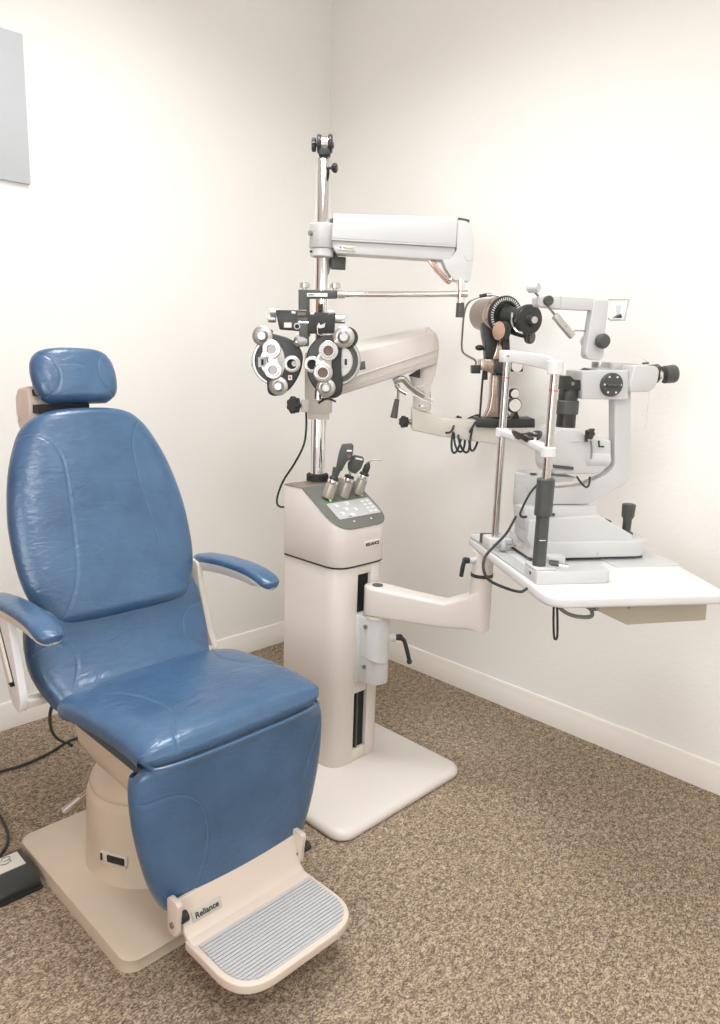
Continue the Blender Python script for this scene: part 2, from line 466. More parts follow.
def pad(front, widths, t, n=4.0, m=2.4, crown=0.012, grooves=(), du=0.0032, name='pad', parent=None, mtl=None, cx=CC, gd=0.0014, gw=0.0028, endr=None, welt=None):
    """upholstered pad: front = (y, z) line of the front face at its middle, widths = [(s, half width)]"""
    P = [Vector((q[0], q[1])) for q in [(p_.x, p_.y) for p_ in spline([(a, c, 0) for a, c in front], 16)]]
    S = [0.0]
    for a, c in zip(P, P[1:]): S.append(S[-1] + (c - a).length)
    L = S[-1]
    endr = endr or t * 0.5
    wx, wy = pchip([q[0] for q in widths], [q[1] for q in widths])
    # sample s, denser at both ends
    ss = [0.0]
    k = int(L / du)
    base = [L * i / k for i in range(k + 1)]
    ends = [endr * (1 - math.cos(R(90) * i / 10)) for i in range(11)]
    ss = sorted(set([round(v, 6) for v in ends + [L - e for e in ends] + [v for v in base if endr < v < L - endr]]))
    ys = np.interp(ss, S, [q.x for q in P]); zs = np.interp(ss, S, [q.y for q in P])
    # unit superellipse resampled evenly
    nseg = int((4 * max(q[1] for q in widths) + 2 * t) / du)
    th = np.linspace(0, 2 * np.pi, 4001)
    rows = []
    wmax = max(q[1] for q in widths)
    ux = np.sign(np.cos(th)) * np.abs(np.cos(th)) ** (2 / n); uh = np.sign(np.sin(th)) * np.abs(np.sin(th)) ** (2 / m)
    d = np.hypot(np.diff(ux * wmax), np.diff(uh * t / 2)); cum = np.concatenate([[0], np.cumsum(d)])
    tt = np.interp(np.linspace(0, cum[-1], nseg + 1)[:-1], cum, th)
    ux = np.sign(np.cos(tt)) * np.abs(np.cos(tt)) ** (2 / n); uh = np.sign(np.sin(tt)) * np.abs(np.sin(tt)) ** (2 / m)
    verts = []
    rowinfo = []
    gl = []
    seams = [[] for g in grooves]
    for g in grooves:
        q = spline([(a, c, 0) for a, c in g], 10)
        gl += [(np.array(a[:2]), np.array(c[:2])) for a, c in zip(q, q[1:])]
    for i, s in enumerate(ss):
        e = min(s, L - s)
        f = math.sqrt(max(0.0, 1 - (1 - min(1, e / endr)) ** 2))
        wv = interp(s, wx, wy) * (0.93 + 0.07 * f) if f < 1 else interp(s, wx, wy)
        if i == 0 or i == len(ss) - 1: f = 0.02
        j0, j1 = max(i - 1, 0), min(i + 1, len(ss) - 1)
        tv = Vector((ys[j1] - ys[j0], zs[j1] - zs[j0])).normalized(); nv = Vector((-tv.y, tv.x))
        x = ux * wv; h = uh * t / 2 * f
        fr = uh > 0
        h = h + np.where(fr, crown * np.clip(1 - (x / wv) ** 2, 0, 1) * f ** 0.5, 0)
        if gl:
            dist = np.full(len(x), 9.0)
            for a, c in gl:
                if min(a[1], c[1]) - 0.02 > s or max(a[1], c[1]) + 0.02 < s: continue
                ab = c - a; L2 = ab @ ab + 1e-12
                u = np.clip(((x - a[0]) * ab[0] + (s - a[1]) * ab[1]) / L2, 0, 1)
                dist = np.minimum(dist, np.hypot(x - a[0] - u * ab[0], s - a[1] - u * ab[1]))
            h = h - np.where(fr, gd * np.exp(-(dist / gw) ** 2) - 0.0004 * np.exp(-((dist - 0.006) / 0.004) ** 2) + 0.0009 * np.exp(-(dist / 0.016) ** 2), 0) * f
        if welt is not None:
            # a welt runs round the edge, a little behind the front face
            h = h
        c0 = Vector((ys[i], zs[i])) - nv * (t / 2 + crown)
        SF = (Vector(c0_fix(ys[i], zs[i], nv, t, crown)), nv)
        rowinfo.append((s, x, h, SF[0], nv))
        verts.append([(cx + xx, c0.x + nv.x * hh, c0.y + nv.y * hh) for xx, hh in zip(x, h)])
    bm = NB()
    V = [[bm.verts.new(v) for v in row] for row in verts]
    N = nseg
    for a, c in zip(V, V[1:]):
        for i in range(N): bm.faces.new((a[i], a[(i + 1) % N], c[(i + 1) % N], c[i]))
    bm.faces.new(V[0]); bm.faces.new(V[-1])
    o = obj(name, bm, mtl or BLUE, parent, weld=False)
    rs = np.array([r_[0] for r_ in rowinfo])
    for g in grooves:
        q = [p_ for p_ in spline([(a, c, 0) for a, c in g], 12)]
        pts = []
        for p_ in q:
            if not (rs[1] < p_.y < rs[-2]): continue
            i = int(np.searchsorted(rs, p_.y)); u = (p_.y - rs[i - 1]) / (rs[i] - rs[i - 1])
            def at(ri):
                s_, x, h, c0, nv = rowinfo[ri]
                fr = h > 0
                xs = x[fr]; hs = h[fr]; od = np.argsort(xs)
                if not (xs.min() < p_.x < xs.max()): return None
                hh = float(np.interp(p_.x, xs[od], hs[od]))
                return Vector((cx + p_.x, c0.x + nv.x * (hh + 0.0001), c0.y + nv.y * (hh + 0.0001)))
            A, B = at(i - 1), at(i)
            if A is None or B is None: continue
            pts.append(A.lerp(B, u))
        if len(pts) > 3:
            b2 = NB(); tube(b2, W, pts, 0.0010, 5, 1, False); obj('seam', b2, SEAM_M, o)
    return o

def c0_fix(y, z, nv, t, crown):
    q = Vector((y, z)) - nv * (t / 2 + crown)
    return (q.x, q.y)

def loft(bm, secs, n=8):
    """rounded-rectangle sections (z, x0, x1, y0, y1, r)"""
    rg = []
    for z, x0, x1, y0, y1, r in secs:
        rg.append([bm.verts.new((x, y, z)) for x, y in rrect(x0, x1, y0, y1, r, n)])
    for a, c in zip(rg, rg[1:]):
        k = len(a)
        for i in range(k): bm.faces.new((a[i], a[(i + 1) % k], c[(i + 1) % k], c[i]))
    bm.faces.new(rg[0]); bm.faces.new(rg[-1])

chair = empty('exam_chair', (CC, 1.48, 0), 'blue vinyl eye exam chair with padded armrests and ribbed footplate on a beige pedestal', 'chair')
# floor plate
b = NB()
loft(b, [(0.0, BC - 0.214, BC + 0.218, 1.222, 1.778, 0.035), (0.022, BC - 0.214, BC + 0.218, 1.222, 1.778, 0.035), (0.032, BC - 0.212, BC + 0.214, 1.216, 1.774, 0.033), (0.037, BC - 0.202, BC + 0.204, 1.226, 1.764, 0.03)])
obj('base_plate', b, BEIGE, chair)
# pedestal
b = NB()
PC = (0.838, 1.515)
lathe(b, W, (PC[0], PC[1], 0.037), (0, 0, 1), [(0, 0.156), (0.008, 0.153), (0.10, 0.150), (0.180, 0.147), (0.192, 0.143), (0.198, 0.137), (0.205, 0.139), (0.214, 0.136), (0.232, 0.122), (0.250, 0.10), (0.262, 0.085), (0.275, 0.075)], 72)
ped = obj('pedestal', b, BEIGE, chair)
ax_ = R(207)
bx, by = PC[0] + 0.149 * math.cos(ax_), PC[1] + 0.149 * math.sin(ax_)
tx, ty = -math.sin(ax_), math.cos(ax_)
Mb = plane_matrix((bx, by, 0.105), (tx, ty, 0), (0, 0, 1))
b = NB(); box(b, Mb, -0.036, 0.036, -0.013, 0.013, -0.008, 0.004); obj('switch_recess', b, CREAM_D, ped, bevel=0.002)
b = NB(); box(b, Mb, -0.036, 0.036, -0.0145, -0.009, 0.002, 0.009); obj('recess_lip', b, BEIGE, ped, bevel=0.002)
b = NB(); box(b, Mb, -0.016, 0.030, -0.008, 0.009, 0.003, 0.007); obj('rocker_switch', b, RUBBER, ped, bevel=0.0015)
b = NB(); box(b, Mb, -0.034, -0.029, -0.009, 0.009, 0.003, 0.006); obj('switch_edge', b, RUBBER, ped)
# seat carriage
b = NB()
loft(b, [(0.26, CC - 0.085, CC + 0.105, 1.33, 1.58, 0.05), (0.31, CC - 0.105, CC + 0.115, 1.28, 1.58, 0.05), (0.345, CC - 0.155, CC + 0.155, 1.24, 1.50, 0.04),
         (0.40, CC - 0.183, CC + 0.183, 1.21, 1.52, 0.035), (0.460, CC - 0.183, CC + 0.190, 1.19, 1.545, 0.03), (0.485, CC - 0.186, CC + 0.192, 1.18, 1.555, 0.03)])
obj('seat_carriage', b, BEIGE, chair)
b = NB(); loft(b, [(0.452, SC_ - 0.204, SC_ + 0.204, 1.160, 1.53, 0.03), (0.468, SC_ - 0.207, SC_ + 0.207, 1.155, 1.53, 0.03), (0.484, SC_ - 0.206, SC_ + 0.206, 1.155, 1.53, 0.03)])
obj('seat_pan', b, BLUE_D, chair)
# seat cushion
seat = pad([(1.126, 0.484), (1.132, 0.517), (1.156, 0.542), (1.24, 0.550), (1.36, 0.544), (1.47, 0.530), (1.535, 0.510)],
    [(0, 0.214), (0.05, 0.224), (0.12, 0.226), (0.30, 0.229), (0.40, 0.232), (0.47, 0.226)], 0.062, n=7, m=3.0, crown=0.010,
    grooves=[[(-0.19, 0.0), (-0.172, 0.05), (-0.165, 0.10), (-0.19, 0.17), (-0.225, 0.22)], [(0.19, 0.02), (0.172, 0.06), (0.150, 0.12), (0.165, 0.18), (0.19, 0.26), (0.17, 0.36), (0.12, 0.43)]][:0] +
            [[(-0.155, 0.03), (-0.150, 0.075), (-0.120, 0.13), (-0.118, 0.20), (-0.135, 0.28), (-0.175, 0.36)], [(0.225, 0.20), (0.165, 0.24), (0.130, 0.32), (0.165, 0.42)]],
    name='seat', parent=chair, cx=SC_)
# lumbar cushion turned up behind the seat
pad([(1.508, 0.492), (1.540, 0.510), (1.568, 0.540), (1.590, 0.585), (1.603, 0.640), (1.612, 0.690)],
    [(0, 0.188), (0.04, 0.210), (0.10, 0.231), (0.18, 0.226), (0.24, 0.205)], 0.075, n=6, m=3.0, crown=0.008,
    grooves=[[(-0.225, 0.125), (-0.180, 0.140), (-0.146, 0.120), (-0.138, 0.085), (-0.165, 0.03)], [(0.225, 0.15), (0.185, 0.150), (0.150, 0.120), (0.150, 0.075), (0.20, 0.04)]],
    name='lumbar_cushion', parent=chair)
# backrest
def bl(s, off=0.0):
    return (1.590 + 0.349 * s - 0.937 * off, 0.664 + 0.937 * s + 0.349 * off)
o_ = 0.034
backrest = pad([bl(-0.034), bl(0.05), bl(0.2), bl(0.35), bl(0.45, -0.004), bl(0.492, -0.010)],
    [(0, 0.168), (0.02, 0.184), (0.05, 0.200), (0.09, 0.215), (0.15, 0.225), (0.24, 0.226), (0.31, 0.217), (0.375, 0.202), (0.425, 0.184), (0.47, 0.162), (0.50, 0.136), (0.518, 0.108), (0.526, 0.085)],
    0.085, n=4.5, m=2.3, crown=0.012,
    grooves=[[(-0.21, 0.450), (-0.150, 0.455), (-0.110, 0.430), (-0.092, 0.385), (-0.094, 0.30), (-0.102, 0.20), (-0.112, 0.12), (-0.135, 0.06), (-0.165, 0.015)],
             [(0.145, 0.490), (0.112, 0.455), (0.092, 0.410), (0.090, 0.32), (0.103, 0.21), (0.115, 0.12), (0.150, 0.055), (0.205, 0.028)]],
    name='backrest', parent=chair, endr=0.03, cx=0.843)
# rear shell of the backrest
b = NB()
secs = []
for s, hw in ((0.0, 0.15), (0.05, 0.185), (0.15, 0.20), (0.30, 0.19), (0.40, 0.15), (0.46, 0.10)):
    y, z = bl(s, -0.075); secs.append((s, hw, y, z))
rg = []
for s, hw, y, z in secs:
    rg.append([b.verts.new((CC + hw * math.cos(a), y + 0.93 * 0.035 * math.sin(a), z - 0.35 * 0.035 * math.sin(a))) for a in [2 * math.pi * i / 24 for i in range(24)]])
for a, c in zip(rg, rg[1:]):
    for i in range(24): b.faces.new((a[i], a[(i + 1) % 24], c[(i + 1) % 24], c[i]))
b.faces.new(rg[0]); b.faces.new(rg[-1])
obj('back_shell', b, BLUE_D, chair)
# headrest on its bracket
head = pad([bl(0.492, -0.006), bl(0.535, -0.001), bl(0.585, -0.001), bl(0.638, -0.006)],
    [(0, 0.074), (0.012, 0.090), (0.03, 0.101), (0.06, 0.106), (0.09, 0.106), (0.115, 0.101), (0.135, 0.088), (0.145, 0.068)],
    0.060, n=4.5, m=2.2, crown=0.010,
    grooves=[[(-0.088, 0.012), (-0.062, 0.035), (-0.052, 0.068), (-0.062, 0.105), (-0.088, 0.130)], [(0.086, 0.012), (0.056, 0.040), (0.046, 0.073), (0.056, 0.105), (0.080, 0.130)]],
    name='headrest', parent=chair, endr=0.022)
hb = NB()
ext(hb, W, [(1.850, 1.045), (1.905, 1.040), (1.925, 1.070), (1.925, 1.125), (1.905, 1.150), (1.850, 1.156), (1.840, 1.120)], 0, CC - 0.110, CC - 0.045)
hbo = obj('headrest_bracket', hb, TAUPE, chair, bevel=0.008, seg=3)
b = NB(); ext(b, W, [(1.74, 0.96), (1.80, 0.96), (1.885, 1.06), (1.875, 1.11), (1.84, 1.10)], 0, CC - 0.098, CC - 0.060); obj('support_arm', b, TAUPE, chair, bevel=0.005)
b = NB(); box(b, W, CC - 0.098, CC + 0.03, 1.815, 1.860, 1.133, 1.148); box(b, W, CC - 0.100, CC + 0.03, 1.815, 1.860, 1.092, 1.112); obj('slide_block', b, RUBBER, hbo, weld=False)
b = NB(); cyl(b, W, (CC - 0.108, 1.905, 1.075), (CC - 0.114, 1.905, 1.075), 0.007, seg=6); obj('bolt', b, CHROME, hbo)
# legrest pad
pad([(1.150, 0.122), (1.140, 0.19), (1.135, 0.30), (1.135, 0.40), (1.138, 0.472), (1.158, 0.506)],
    [(0, 0.164), (0.015, 0.176), (0.05, 0.192), (0.10, 0.208), (0.17, 0.224), (0.24, 0.235), (0.31, 0.238), (0.36, 0.230), (0.384, 0.217)],
    0.085, n=5.5, m=2.6, crown=0.010,
    grooves=[[(-0.235, 0.290), (-0.170, 0.296), (-0.120, 0.265), (-0.100, 0.20), (-0.105, 0.13), (-0.135, 0.05), (-0.16, 0.015)], [(0.228, 0.31), (0.190, 0.27), (0.160, 0.20), (0.150, 0.13), (0.175, 0.08), (0.215, 0.055)]],
    name='legrest', parent=chair, endr=0.018, cx=0.853)
b = NB(); box(b, W, CC - 0.13, CC + 0.13, 1.20, 1.225, 0.12, 0.44); obj('legrest_backing', b, BEIGE, chair, bevel=0.006)
# piping: welts along the lower seat front and the tops
b = NB()
tube(b, W, [(SC_ - 0.210, 1.20, 0.494), (SC_ - 0.207, 1.155, 0.492), (SC_ - 0.190, 1.136, 0.491), (SC_ - 0.10, 1.126, 0.491), (SC_ + 0.10, 1.126, 0.491), (SC_ + 0.190, 1.136, 0.491), (SC_ + 0.207, 1.155, 0.492), (SC_ + 0.210, 1.20, 0.494)], 0.0035, 8)
obj('seat_piping', b, BLUE, seat)
# footplate: riser, bend, tread
FPX0, FPX1 = 0.680, 0.990
b = NB()
cs = [(1.150, 0.190), (1.140, 0.190), (1.122, 0.135), (1.108, 0.121), (1.085, 0.118), (1.085, 0.104), (1.112, 0.108), (1.130, 0.125)]
ext(b, W, cs, 0, FPX0 + 0.004, FPX1 - 0.004)
# outline , (FPX0 + 0.045, 0.915), (FPX0 + 0.115, 0.898), (FPX1 - 0.115, 0.898), (FPX1 - 0.04, 0.918), (FPX1 + 0.004, 0.995), (FPX1 - 0.004, 1.10)]
fo = roundpoly([(FPX0, 1.112), (FPX0, 0.924), (FPX1 + 0.000, 0.924), (FPX1 - 0.002, 1.112)], [0.004, 0.085, 0.085, 0.004], 12)
ext(b, W, fo, 2, 0.098, 0.118)
foot = obj('footplate', b, TAUPE, chair, bevel=0.005, seg=3, weld=False)
# ribbed tread insert
ins = roundpoly([(FPX0 + 0.012, 1.082), (FPX0 + 0.012, 0.936), (FPX1 - 0.012, 0.936), (FPX1 - 0.012, 1.082)], [0.002, 0.074, 0.074, 0.002], 12)
b = NB(); ext(b, W, ins, 2, 0.1175, 0.1195)
def span(y):
    xs = []
    for (x0, y0), (x1, y1) in zip(ins, ins[1:] + ins[:1]):
        if (y0 - y) * (y1 - y) < 0: xs.append(x0 + (x1 - x0) * (y - y0) / (y1 - y0))
    return min(xs), max(xs)
for i in range(20):
    y = 1.0755 - i * 0.0083
    if y < 0.939: break
    xa, xb = span(y)
    box(b, W, xa, xb, y - 0.0026, y + 0.0026, 0.119, 0.1222)
obj('tread_insert', b, mat('tread_grey', (184, 184, 184), 0.45, vary=0.02), foot, weld=False)
for s in (-1, 1):
    xh = FPX0 - 0.006 if s < 0 else FPX1 + 0.002
    b = NB(); ext(b, W, roundpoly([(1.112, 0.205), (1.152, 0.205), (1.152, 0.125), (1.122, 0.125)], 0.012), 0, xh - 0.008, xh + 0.004)
    h_ = obj('hinge_lug', b, TAUPE, foot, bevel=0.0015)
    b = NB(); cyl(b, W, (xh - 0.012, 1.132, 0.150), (xh + 0.004, 1.132, 0.150), 0.006, seg=12); obj('hinge_bolt', b, BOLT, h_)
    b = NB(); cyl(b, W, (xh + 0.004, 1.122, 0.164), (xh + 0.018, 1.122, 0.164), 0.011, seg=16); obj('hinge_bush', b, RUBBER, h_)
# badge
Mr = plane_matrix((FPX0 + 0.060, 1.1255, 0.1475), (1, 0, 0), (0, 0.018, 0.055))
Mr = Mr @ Matrix.Translation((0, 0, 0.001))
b = NB(); box(b, Mr, -0.034, 0.034, -0.0105, 0.0105, -0.001, 0.0012); bd = obj('badge', b, BADGE, foot, bevel=0.0005)
text('Reliance', Mr @ Matrix.Translation((0, 0, 0.0014)), 0.0165, INK, 'badge_lettering', bd, 0.0003, bold=0.0004)
# armrests and struts
def armrest(s):
    xc = CC + s * 0.272
    xi, xo = xc - 0.030, xc + 0.030
    top = [(1.705, 0.708), (1.66, 0.718), (1.58, 0.727), (1.50, 0.730), (1.445, 0.727), (1.405, 0.719), (1.372, 0.706)]
    # section sweep: arm pad
    P = spline([(0, a, c) for a, c in top], 8)
    bmp = NB(); bmf = NB(); rg = []; rf = []
    L = len(P)
    for i, q in enumerate(P):
        u = i / (L - 1)
        hw = 0.029 * min(1, (0.62 + 0.38 * min(1, u / 0.12))) * math.sqrt(max(0.02, 1 - max(0, (u - 0.86) / 0.14) ** 2 * 0.9))
        t_ = (P[min(i + 1, L - 1)] - P[max(i - 1, 0)]).normalized(); nn = Vector((0, -t_.z, t_.y)); nn = nn if nn.z > 0 else -nn
        row = []
        for k in range(20):
            a = 2 * math.pi * k / 20
            ux = math.copysign(abs(math.cos(a)) ** 0.7, math.cos(a)); uh = math.copysign(abs(math.sin(a)) ** 0.8, math.sin(a))
            row.append(bmp.verts.new(Vector((xc, 0, 0)) + q - nn * 0.015 + Vector((ux * hw, 0, 0)) + nn * uh * (0.014 if uh > 0 else 0.010)))
        rg.append(row)
        fw_ = hw * 0.9; d1 = 0.022; d2 = 0.022 + 0.022 * max(0.0, min(1, (0.98 - u) / 0.3)) + 0.002
        rf.append([bmf.verts.new(Vector((xc + sx * fw_, 0, 0)) + q - nn * dd) for sx, dd in ((-1, d1 - 0.004), (1, d1 - 0.004), (1, d1 + 0.4 * (d2 - d1)), (0.6, d2), (-0.6, d2), (-1, d1 + 0.4 * (d2 - d1)))])
    for bmx, rr in ((bmp, rg), (bmf, rf)):
        for a, c in zip(rr, rr[1:]):
            n_ = len(a)
            for i in range(n_): bmx.faces.new((a[i], a[(i + 1) % n_], c[(i + 1) % n_], c[i]))
        bmx.faces.new(rr[0]); bmx.faces.new(rr[-1])
    root = obj('armrest', bmf, CREAM_D, chair)
    obj('arm_pad', bmp, BLUE, root)
    # strut down to the seat carriage
    xs0, xs1 = (xc - 0.036, xc - 0.018) if s > 0 else (xc + 0.004, xc + 0.022)
    b = NB(); ext(b, W, roundpoly([(1.715, 0.700), (1.660, 0.700), (1.650, 0.640), (1.612, 0.520), (1.582, 0.470), (1.615, 0.462), (1.648, 0.50), (1.690, 0.62)], 0.012), 0, xs0, xs1)
    obj('strut', b, CREAM_D, root, bevel=0.004)
    b = NB(); box(b, W, min(CC + s * 0.18, (xs0 + xs1) / 2), max(CC + s * 0.18, (xs0 + xs1) / 2), 1.59, 1.62, 0.462, 0.480); obj('cross_bracket', b, CREAM_D, root, bevel=0.003)
    return root, xc
armrest(1)
al, xl = armrest(-1)
# white cover with a slotted lever on the near arm
b = NB(); ext(b, W, roundpoly([(1.700, 0.690), (1.560, 0.690), (1.540, 0.625), (1.515, 0.520), (1.527, 0.487), (1.565, 0.498), (1.605, 0.575), (1.640, 0.640)], 0.015), 0, xl - 0.020, xl - 0.004)
cov = obj('side_cover', b, WHITE, al, bevel=0.005)
b = NB(); ext(b, W, [(1.634, 0.672), (1.610, 0.676), (1.540, 0.548), (1.562, 0.538)], 0, xl - 0.022, xl - 0.0185); obj('slot', b, HOLE, cov)
b = NB(); ext(b, W, roundpoly([(1.622, 0.668), (1.608, 0.671), (1.545, 0.556), (1.557, 0.550)], 0.004), 0, xl - 0.028, xl - 0.019); obj('release_lever', b, CREAM_D, cov, bevel=0.002)
for q in ((xl - 0.031, 1.592, 0.630), (xl - 0.027, 1.552, 0.552)):
    b = NB(); cyl(b, W, q, (q[0] + 0.005, q[1], q[2]), 0.005); obj('pivot_pin', b, RUBBER, cov)
# chrome recline lever low on the left
b = NB()
LA, LB, LC = Vector((0.7439, 1.6000, 0.2177)), Vector((0.7084, 1.6200, 0.1773)), Vector((0.6734, 1.6400, 0.1450))
tube(b, W, [(0.740, 1.55, 0.27), tuple(LA + Vector((0.012, -0.02, 0.012))), tuple(LA), tuple(LB)], 0.0042, 10, 1, False)
lv = obj('recline_lever', b, CHROME, chair, weld=False)
b = NB(); lathe(b, W, tuple(LB), LC - LB, [(0, 0.0045), (0.01, 0.0055), ((LC - LB).length - 0.002, 0.0085), ((LC - LB).length, 0.006)], 16); obj('lever_grip', b, ALU_L, lv)

# ------------------------------------------------------------------ black foot switch beside the chair
SWX, SWY = 0.44, 1.60
fs = empty('foot_switch', (0.49, 1.70, 0), 'black foot switch box with pale label on the carpet beside the chair base', 'foot switch')
Mf = Matrix.Translation((0.597, 1.700, 0)) @ Matrix.Rotation(R(-1), 4, 'Z')
b = NB()
ext(b, Mf, [(-0.104, 0), (-0.104, 0.020), (-0.098, 0.024), (-0.052, 0.036), (0.022, 0.038), (0.022, 0)], 0, -0.26, 0.0)
obj('body', b, BLACK, fs, bevel=0.002)
b = NB(); ext(b, Mf, [(-0.108, 0.001), (-0.108, 0.010), (-0.10, 0.010), (-0.10, 0.001)], 0, -0.262, 0.001); obj('foot_rail', b, RUBBER, fs)
b = NB(); box(b, Mf, -0.245, -0.012, -0.042, 0.014, 0.036, 0.0388); lab = obj('label_plate', b, LABELM, fs)
b = NB(); tube(b, Mf, [(-0.055, -0.002, 0.0393), (-0.045, 0.010, 0.0393), (-0.032, 0.004, 0.0393), (-0.040, -0.006, 0.0393)], 0.0007, 5, 6)
tube(b, Mf, [(-0.060, -0.012, 0.0393), (-0.048, -0.017, 0.0393), (-0.035, -0.012, 0.0393), (-0.038, -0.006, 0.0393), (-0.050, -0.005, 0.0393)], 0.0007, 5, 6)
tube(b, Mf, [(-0.075, 0.012, 0.0393), (-0.066, 0.018, 0.0393), (-0.060, 0.010, 0.0393), (-0.070, 0.004, 0.0393)], 0.0007, 5, 6)
box(b, Mf, -0.066, -0.063, -0.012, 0.006, 0.0386, 0.0394)
obj('printed_symbol', b, INK, lab, weld=False)
# floor cables
b = NB(); tube(b, W, [(0.6423, 1.5800, 0.4692), (0.6555, 1.6400, 0.4073), (0.7200, 1.8000, 0.2847), (0.8047, 1.9800, 0.1545), (0.9157, 2.2002, 0.0080), (0.9287, 2.1639, 0.0060)] , 0.0042, 8)
tag(obj('chair_cable', b, CABLE, root_at=(0.79, 1.87, 0)), 'black cable dropping from under the blue seat to the carpet behind it', 'cable')
b = NB(); tube(b, W, [(0.9995, 2.1863, 0.0060), (0.9575, 2.1977, 0.0060), (0.9228, 2.1944, 0.0060), (0.8669, 2.1698, 0.0060), (0.8115, 2.1561, 0.0060), (0.7560, 2.1524, 0.0060), (0.6937, 2.1640, 0.0060), (0.6346, 2.1955, 0.0060)], 0.0040, 8)
tag(obj('power_cable', b, CABLE, root_at=(0.66, 2.04, 0)), 'long black cable lying on the carpet by the left baseboard', 'cable')
b = NB(); tube(b, W, [(0.6175, 2.0028, 0.0060), (0.6253, 1.9585, 0.0060), (0.6221, 1.9072, 0.0060), (0.6115, 1.8477, 0.0060), (0.5952, 1.8075, 0.0060), (0.5729, 1.7801, 0.0060), (0.5537, 1.7668, 0.0060)], 0.0038, 8)
tag(obj('pedal_cable', b, CABLE, root_at=(0.575, 1.85, 0)), 'thin black cable curving down into the foot switch box', 'cable')

# ------------------------------------------------------------------ instrument stand
stand = empty('instrument_stand', (1.508, 1.600, 0), 'tall cream optometry instrument stand with chrome pole, two swing arms and a low table arm', 'instrument stand')
SX0, SX1, SY0, SY1 = 1.406, 1.622, 1.460, 1.702
def foot4(x0, x1, y0, y1, r, rb=0.008, n=10):
    return roundpoly([(x0, y0), (x1, y0), (x1, y1), (x0, y1)], [r, r, rb, rb], n)
b = NB()
sp_ = lambda i: (1.215 + i, 1.740 - i, 1.222 + i, 1.800 - i)
loft(b, [(z, *sp_(i), 0.05 - i * 0.5) for z, i in ((0.0, 0.006), (0.008, 0.0), (0.016, 0.0), (0.024, 0.004), (0.029, 0.012), (0.031, 0.022))], 10)
obj('base_plate', b, CREAM, stand)
# lower column with a vertical slot in its front
SEAM = 0.655
b = NB()
fpL = foot4(SX0 + 0.004, SX1 - 0.004, SY0 + 0.004, SY1, 0.060)
slx0, slx1 = 1.492, 1.546
# footprint with a channel cut into the front face
chan = []
front = [q for q in fpL if True]
poly = []
for i, q in enumerate(fpL):
    poly.append(q)
    nx = fpL[(i + 1) % len(fpL)]
    if abs(q[1] - (SY0 + 0.004)) < 1e-6 and abs(nx[1] - (SY0 + 0.004)) < 1e-6 and nx[0] - q[0] > 0.05:
        poly += [(slx0, SY0 + 0.004), (slx0, SY0 + 0.060), (slx1, SY0 + 0.060), (slx1, SY0 + 0.004)]
ext(b, W, poly, 2, 0.031, SEAM)
body = obj('column_body', b, CREAM, stand, bevel=0.0012, angle=60)
b = NB(); box(b, W, slx0 + 0.0005, slx1 - 0.0005, SY0 + 0.016, SY0 + 0.059, 0.033, SEAM - 0.002); obj('slot_back', b, HOLE, body)
b = NB(); box(b, W, slx0 + 0.001, slx1 - 0.001, SY0 + 0.005, SY0 + 0.018, 0.0315, 0.070); obj('slot_foot', b, CREAM_D, body, bevel=0.001)
b = NB(); box(b, W, slx0 + 0.001, slx1 - 0.001, SY0 + 0.005, SY0 + 0.018, 0.628, SEAM - 0.001); obj('slot_head', b, CREAM_D, body, bevel=0.001)
b = NB(); box(b, W, slx0 + 0.001, slx1 - 0.001, SY0 + 0.006, SY0 + 0.018, 0.255, 0.300); obj('slot_filler', b, CREAM, body, bevel=0.001)
b = NB(); cyl(b, W, (1.512, SY0 + 0.012, 0.07), (1.512, SY0 + 0.012, 0.255), 0.004); obj('guide_rail', b, DARK, body)
b = NB(); ext(b, W, foot4(SX0 + 0.0015, SX1 - 0.0015, SY0 + 0.0015, SY1, 0.061), 2, SEAM - 0.0005, SEAM + 0.0045); obj('seam_gasket', b, BLACK, stand)
# upper console
def prism(x0, x1, y0, y1, r, z0, z1):
    bm = NB(); ext(bm, W, foot4(x0, x1, y0, y1, r), 2, z0, z1); return bm
def cut(bm, co, no):
    """drop what lies on the side the normal points to, and cap the cut"""
    g = bmesh.ops.bisect_plane(bm, geom=bm.verts[:] + bm.edges[:] + bm.faces[:], plane_co=co, plane_no=no, clear_outer=True)
    es = [e for e in bm.edges if len(e.link_faces) == 1]
    if es: bmesh.ops.contextual_create(bm, geom=es)
SN = Vector((0, -0.5275, 0.8496)); SO = Vector((1.5, 1.467, 0.774)); TOPZ = 0.869
b = prism(SX0, SX1, SY0, SY1, 0.062, SEAM + 0.0045, TOPZ)
cut(b, SO, SN)
cons = obj('console_housing', b, CREAM, stand, bevel=0.002, angle=25)
b = prism(SX0 - 0.001, SX1 + 0.001, SY0 - 0.001, SY1, 0.063, SEAM + 0.05, TOPZ + 0.003)
cut(b, SO + SN * 0.0025, SN); cut(b, SO + SN * 0.0003, -SN); cut(b, Vector((0, 1.6195, 0)), Vector((0, 1, 0)))
pan = obj('control_panel', b, PANELG, cons, bevel=0.0008)
b = prism(SX0 - 0.001, SX1 + 0.001, 1.619, SY1, 0.008, TOPZ, TOPZ + 0.0025); obj('top_cover', b, PANELB, cons, bevel=0.0008)
